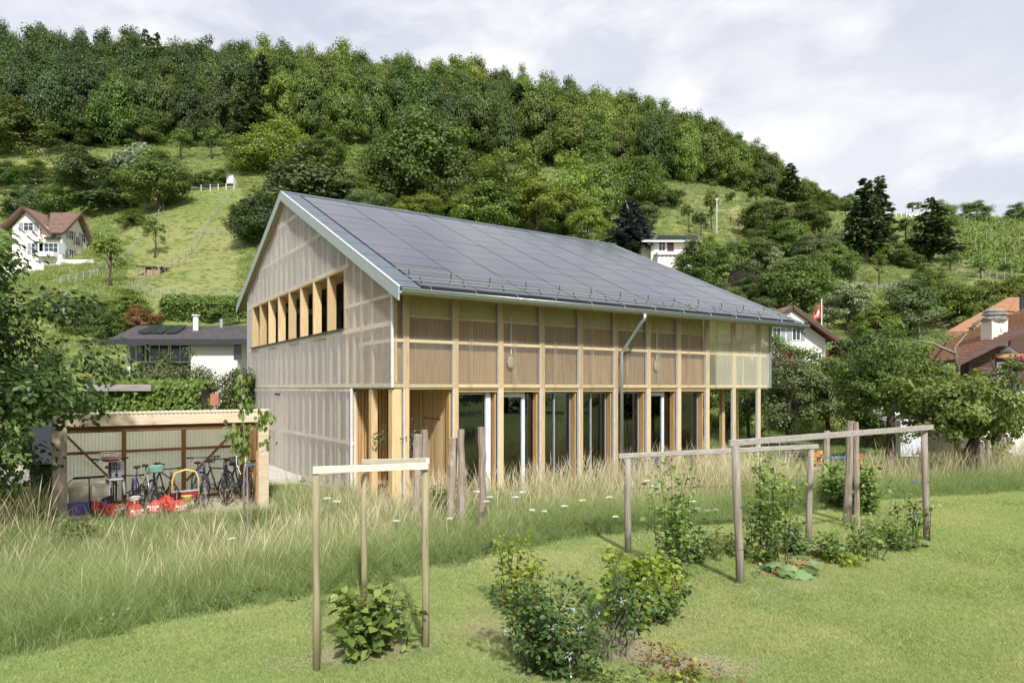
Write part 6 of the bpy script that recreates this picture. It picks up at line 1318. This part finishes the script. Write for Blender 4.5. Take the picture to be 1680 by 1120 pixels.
# ---- vineyards
ORD = 'second third fourth fifth sixth seventh eighth ninth tenth eleventh twelfth thirteenth'.split()
def vines(rowsP, prefix, cat='vine row', H_=1.5, per=150, grp=None):
    for i, (a_, b_) in enumerate(rowsP):
        A = Vector(hit(*a_)); Bq = Vector(hit(*b_)); L_ = (Bq-A).length; n_ = max(60, int(L_*per/8)); t = empty('vine_row', A, 0, ('topmost' if i == 0 else ORD[i-1]+' from the top') + ' ' + prefix, cat, grp); rg = np.random.default_rng(i+50); s_ = rg.random(n_); X = A.x+(Bq.x-A.x)*s_; Y = A.y+(Bq.y-A.y)*s_
        Z = tz(X, Y)+.45+rg.random(n_)*H_*(.75+.25*np.sin(s_*L_*2)); P = np.stack([X-A.x+rg.normal(size=n_)*.1, Y-A.y+rg.normal(size=n_)*.22, Z-A.z], 1)
        put('foliage', leaves('foliage', P, rdir(rg,n_), rdir(rg,n_)*.7+np.array([0,-.4,.8]), .5*(.6+.7*rg.random(n_)), rg.random(n_)), t, M['lf_vine']); m_ = MB(); k = int(L_/2.6)
        for j in range(k+1): f_ = j/max(1,k); x = A.x+(Bq.x-A.x)*f_; y = A.y+(Bq.y-A.y)*f_; m_.box(x-A.x-.04,x-A.x+.04,y-A.y-.04,y-A.y+.04,tz1(x,y)-A.z-.2,tz1(x,y)-A.z+2.0)
        tag(m_.build('stake_row', M['grey_wood'], t), kind='stuff')
vines([((1562+i*1.0,364+i*6.2),(1730,366+i*7.2)) for i in range(13)], 'vine row on the right hillside vineyard', grp='vine rows on the right hillside')
vines([((556,252+i*7),(612,250+i*7)) for i in range(5)], 'vine row in the patch under ridge wood', grp='vine rows under the ridge wood')
vines([((1330+i*5,372+i*9),(1400,380+i*10)) for i in range(5)], 'short vine row beside the orchard trees', grp='short vine rows by the orchard')
# ================================================================ grass
def blades_mesh(name, n, R, h0, h1, w0, lean, seed, seg=3, head=0., tip=1.):
    rg = np.random.default_rng(seed); a = rg.random(n)*6.283; r = R*np.sqrt(rg.random(n)); bx, by = np.cos(a)*r, np.sin(a)*r
    h = h0+(h1-h0)*rg.random(n); az = rg.random(n)*6.283; ln = lean*(.3+rg.random(n))*h; ww = w0*(.6+.8*rg.random(n)); fa = rg.random(n)*3.14
    fs = np.linspace(0, 1, seg+1); V = []; 
    for f in fs:
        c = np.stack([bx+np.cos(az)*ln*f**2, by+np.sin(az)*ln*f**2, h*(f-.15*f**3*lean)], 1); wd = ww*(1-f**1.6*.92)
        if head and f > .7: wd = ww*head
        if f == 1: wd = ww*.1
        o = np.stack([np.cos(fa)*wd, np.sin(fa)*wd, 0*wd], 1); V += [c-o, c+o]
    V = np.stack(V, 1); k = V.shape[1]; base = (np.arange(n)*k)[:, None, None]
    Fc = np.array([(2*i, 2*i+1, 2*i+3, 2*i+2) for i in range(seg)])[None]+base
    hg = np.repeat(np.tile(fs, (n, 1)), 2, axis=1)*h[:, None]*(1. if tip else 0.)
    me = np_mesh(name, V.reshape(-1, 3), Fc.reshape(-1, 4), {'var': np.repeat(rg.random(n), seg)})
    at_ = me.attributes.new('hgt', 'FLOAT', 'POINT'); at_.data.foreach_set('value', hg.reshape(-1).astype(np.float32)); return me
def scatter(name, pts, protos, kindlabel=None):
    """pts: (n,6) x y z rot scale index; one object, instances made by geometry nodes"""
    pts = np.asarray(pts, np.float32); me = bpy.data.meshes.new(name); me.vertices.add(len(pts)); me.vertices.foreach_set('co', pts[:, :3].ravel())
    for nm, c in (('rz', 3), ('sc', 4)): a_ = me.attributes.new(nm, 'FLOAT', 'POINT'); a_.data.foreach_set('value', pts[:, c].copy())
    a_ = me.attributes.new('ix', 'INT', 'POINT'); a_.data.foreach_set('value', pts[:, 5].astype(np.int32))
    col = bpy.data.collections.new(name+'_shapes')
    for i, (pm_, mt) in enumerate(protos):
        o = bpy.data.objects.new('%s_shape_%02d' % (name, i), pm_); pm_.materials.clear(); pm_.materials.append(mt); col.objects.link(o)
    g = bpy.data.node_groups.new(name, 'GeometryNodeTree'); g.interface.new_socket('Geometry', in_out='INPUT', socket_type='NodeSocketGeometry'); g.interface.new_socket('Geometry', in_out='OUTPUT', socket_type='NodeSocketGeometry')
    gi, go = g.nodes.new('NodeGroupInput'), g.nodes.new('NodeGroupOutput'); ip = g.nodes.new('GeometryNodeInstanceOnPoints'); ci = g.nodes.new('GeometryNodeCollectionInfo'); ci.inputs[0].default_value = col; ci.inputs['Separate Children'].default_value = True; ci.inputs['Reset Children'].default_value = True
    def na(nm, dt): n_ = g.nodes.new('GeometryNodeInputNamedAttribute'); n_.data_type = dt; n_.inputs[0].default_value = nm; return n_.outputs[0]
    cx = g.nodes.new('ShaderNodeCombineXYZ'); K = g.links.new; K(na('rz', 'FLOAT'), cx.inputs[2]); K(gi.outputs[0], ip.inputs['Points']); K(ci.outputs[0], ip.inputs['Instance']); ip.inputs['Pick Instance'].default_value = True
    K(na('ix', 'INT'), ip.inputs['Instance Index']); K(cx.outputs[0], ip.inputs['Rotation']); K(na('sc', 'FLOAT'), ip.inputs['Scale']); K(ip.outputs[0], go.inputs[0])
    o = link(bpy.data.objects.new(name, me)); md = o.modifiers.new('scatter', 'NODES'); md.node_group = g; return tag(o, kind='stuff')
rg = np.random.default_rng(77)
def inframe(X, Y, m=60): px = CX+X/Y*F; return (px > -m) & (px < 1680+m)
def outside_house(X, Y):
    dx, dy = X-CO.x, Y-CO.y; c, s = math.cos(ANG), math.sin(ANG); t = dx*c+dy*s; q = -dx*s+dy*c
    ins = (t > -.05) & (t < TL_+.6) & (q > -.9) & (q < SL); ins |= (t > -2.0) & (t < 0) & (q > 6.9) & (q < 10.7)
    dx, dy = X-SA.x, Y-SA.y; t = dx*c+dy*s; q = -dx*s+dy*c; ins |= (t > -.1) & (t < SW+.1) & (q > -.75) & (q < SD+.1); return ~ins
# mown lawn
prot = [(blades_mesh('lawn_shape', 420, .26, .018, .062, .0030, .9, 300+i, 2, tip=0), M['blades' if i < 2 else 'blades_dry']) for i in range(4)]
prot += [(blades_mesh('lawn_shape', 120, .24, .03, .095, .0042, 1.0, 310+i, 2, tip=0), M['blades' if i else 'tall_green']) for i in range(2)]
n = 15000; X = rg.uniform(-6, 20, n*3); Y = 4.0+rg.random(n*3)**1.3*17; ok = (Y < np.interp(X, EX, EY)+.05) & inframe(X, Y, 90); X, Y = X[ok][:n], Y[ok][:n]
scl = np.clip(Y/7.5, .85, 1.6); al = X*.864+Y*.502; ac = -X*.502+Y*.864; pd = np.clip(.33+.9*vnoise(X*.7, Y*.7, 41)+.22*np.sin(ac*9)+.6*vnoise(X*3, Y*3, 44), .03, .95); ix = rg.integers(0, 2, len(X))+2*(rg.random(len(X)) < pd); mowed = vnoise(X*1.3, Y*1.3, 9) > .22; ix = np.where(mowed & (rg.random(len(X)) < .30), rg.integers(4, 6, len(X)), ix)
scatter('lawn_grass', np.stack([X, Y, tz(X, Y)+.012, rg.random(len(X))*6.28, scl, ix], 1), prot)
# dead clippings in streaks on the lawn
pc = [(blades_mesh('clippings_shape', 130, .2, .006, .02, .0025, 6, 330+i, 2, tip=0), M['dead']) for i in range(2)]
st = []
for (x0, y0_, x1, y1_, k, sp) in [(1190,985,1340,962,50,6),(1240,985,1440,945,70,7),(1130,955,1230,938,30,5),(500,1090,700,1060,30,10),(960,1050,1100,1090,60,14),(1300,975,1500,925,50,6),(1100,1100,1200,1100,30,12),(850,1010,760,1050,14,14)]:
    for _ in range(k):
        f = rg.random(); q = gp(x0+(x1-x0)*f+rg.normal()*sp*2, min(1118, y0_+(y1_-y0_)*f+rg.normal()*sp*.5)); st.append([q.x, q.y, q.z+.045, rg.random()*6.28, rg.uniform(.6,1.2), rg.integers(0,2)])
scatter('cut_grass', st, pc)
# tall meadow
tp = [(blades_mesh('meadow_shape', 95, .24, .25, .85, .0034, .8, 400+i, 4), M['tall_green']) for i in range(5)]
tp += [(blades_mesh('meadow_shape', 8, .24, .7, 1.35, .0018, .32, 420+i, 6, head=2.6), M['tall_straw']) for i in range(3)]
tp += [(blades_mesh('meadow_shape', 60, .22, .20, .55, .0055, .9, 430+i, 4), M['tall_green']) for i in range(2)]
n = 11500; X = rg.uniform(-13, 24, n*4); Y = rg.uniform(6, 27, n*4); e_ = np.interp(X, EX, EY); far_lim = np.where(X > 8, np.interp(X, [8,12,24], [18.5,20.5,27]), np.interp(X, [-13,-9.8,-5,8], [15.8,16,18,21]))
ok = (Y > e_+.06) & (Y < far_lim) & inframe(X, Y, 100) & outside_house(X, Y) & (rg.random(n*4) < np.clip(14/Y, .3, 1)); X, Y, e_ = X[ok][:n], Y[ok][:n], e_[ok][:n]
d = Y-e_; px = CX+X/Y*F; strawp = np.clip(.12+.22*np.clip((d-1)/3, 0, 1)+.42*(px > 860)*np.clip((d-.8)/2.5, 0, 1)+vnoise(X*.6, Y*.6, 31)*.5, .03, .75)
ix = np.where(rg.random(len(X)) < strawp, rg.integers(5, 8, len(X)), rg.integers(0, 5, len(X))); ix = np.where((d < .35), rg.integers(8, 10, len(X)), ix)
ht = np.clip(.45+.55*np.clip(d/1.3, 0, 1), 0, 1)*(1+vnoise(X*.5, Y*.5, 21)*.45)*rg.uniform(.75, 1.1, len(X))*np.where(px < 520, .95, 1.0)
shed_near = (px > 60) & (px < 470) & (d > 3.2); ht = np.where(shed_near, ht*.56, ht); ht = np.where((px > 520) & (px < 680) & (d > 2.0), ht*.8, ht)
scatter('meadow_grass', np.stack([X, Y, tz(X, Y)+.008, rg.random(len(X))*6.28, ht, ix], 1), tp)
# short grass beyond, right garden and left road side
sp_ = [(blades_mesh('rough_shape', 90, .35, .05, .20, .006, .8, 500+i, 3), M['tall_green' if i else 'lf_near']) for i in range(3)]
X = rg.uniform(-26, 34, 24000); Y = rg.uniform(14, 37, 24000); lim = np.where(X > 8, np.interp(X, [8,12,24], [18.3,20.3,26.5]), 14)
road = (X < -5.5) & (Y > 19.3+(X+14)*.1) & (Y < 26.5); ok = (Y > lim) & inframe(X, Y, 40) & outside_house(X, Y) & ~road & ((X > 8) | (X < -6)) & (Y > np.interp(X, EX, EY)+.3); X, Y = X[ok], Y[ok]
scatter('garden_grass', np.stack([X, Y, tz(X, Y)+.01, rg.random(len(X))*6.28, rg.uniform(.8,1.5,len(X)), rg.integers(0,3,len(X))], 1), sp_)
hp = [(blades_mesh('hill_shape', 150, 1.0, .12, .55, .03, .8, 520+i, 2, tip=0), m_) for i, m_ in enumerate([M['tall_green'], M['lf_light'], M['tall_straw'], M['tall_green']])]
PX = rg.uniform(-60, 1740, 26000); Y = 36+rg.random(26000)**.8*130; X = (PX-CX)/F*Y
field = (PX > 215) & (PX < 395) & (Y < 120); k_ = rg.choice(4, 26000, p=[.4,.3,.15,.15]); k_ = np.where((PX > 850) & (Y > 100), rg.choice([0,2,3], 26000), k_)
k_ = np.where(field, rg.choice([0,1], 26000), k_); scatter('hill_grass', np.stack([X, Y, tz(X, Y)-.03, rg.random(26000)*6.28, np.where(field, .28, .75)*rg.uniform(.6,1.3,26000), k_], 1), hp)
# white umbels and other flowers standing in the meadow
def umbel(px, py, ty, k, col='petal'):
    p = gp(px, py); h = max(.4, EYE-(ty-HY)/F*p.y-p.z); rg_ = np.random.default_rng(k); t = empty('wild_carrot', p, 0, 'one of the white umbel flowers scattered through the tall meadow', 'flower', 'white umbel flowers in the meadow'); tubes('stem', 'tall_green', t, ([(0,0,0),(.03,0,h*.5),(0,.02,h)], .004)); n_ = 60
    a = rg_.random(n_)*6.28; r = .055*np.sqrt(rg_.random(n_)); P = np.stack([np.cos(a)*r, np.sin(a)*r, h-r*r*2+rg_.random(n_)*.01], 1); put('flower_head', leaves('flower_head', P, rdir(rg_,n_)*np.array([1,1,.2]), np.tile([0,-.3,1.],(n_,1))+rg_.normal(size=(n_,3))*.3, .022, rg_.random(n_)), t, M[col])
rr = random.Random(11)
for i, (px, ty) in enumerate([(537,817),(553,822),(650,854),(738,850),(782,806),(798,822),(805,815),(846,815),(857,807),(873,836),(893,838),(926,830),(1062,788),(1137,822),(1145,834),(1068,796),(955,820),(1000,815),(380,883),(1160,887),(1175,872),(1240,850),(118,1024),(640,880),(1010,850)]):
    Y0 = float(np.interp(px, [0,560,830,1100,1250], [8.5,10.2,12,13.2,13.8])); umbel(px, HY+(EYE+.3)/(Y0)*F, ty, i)
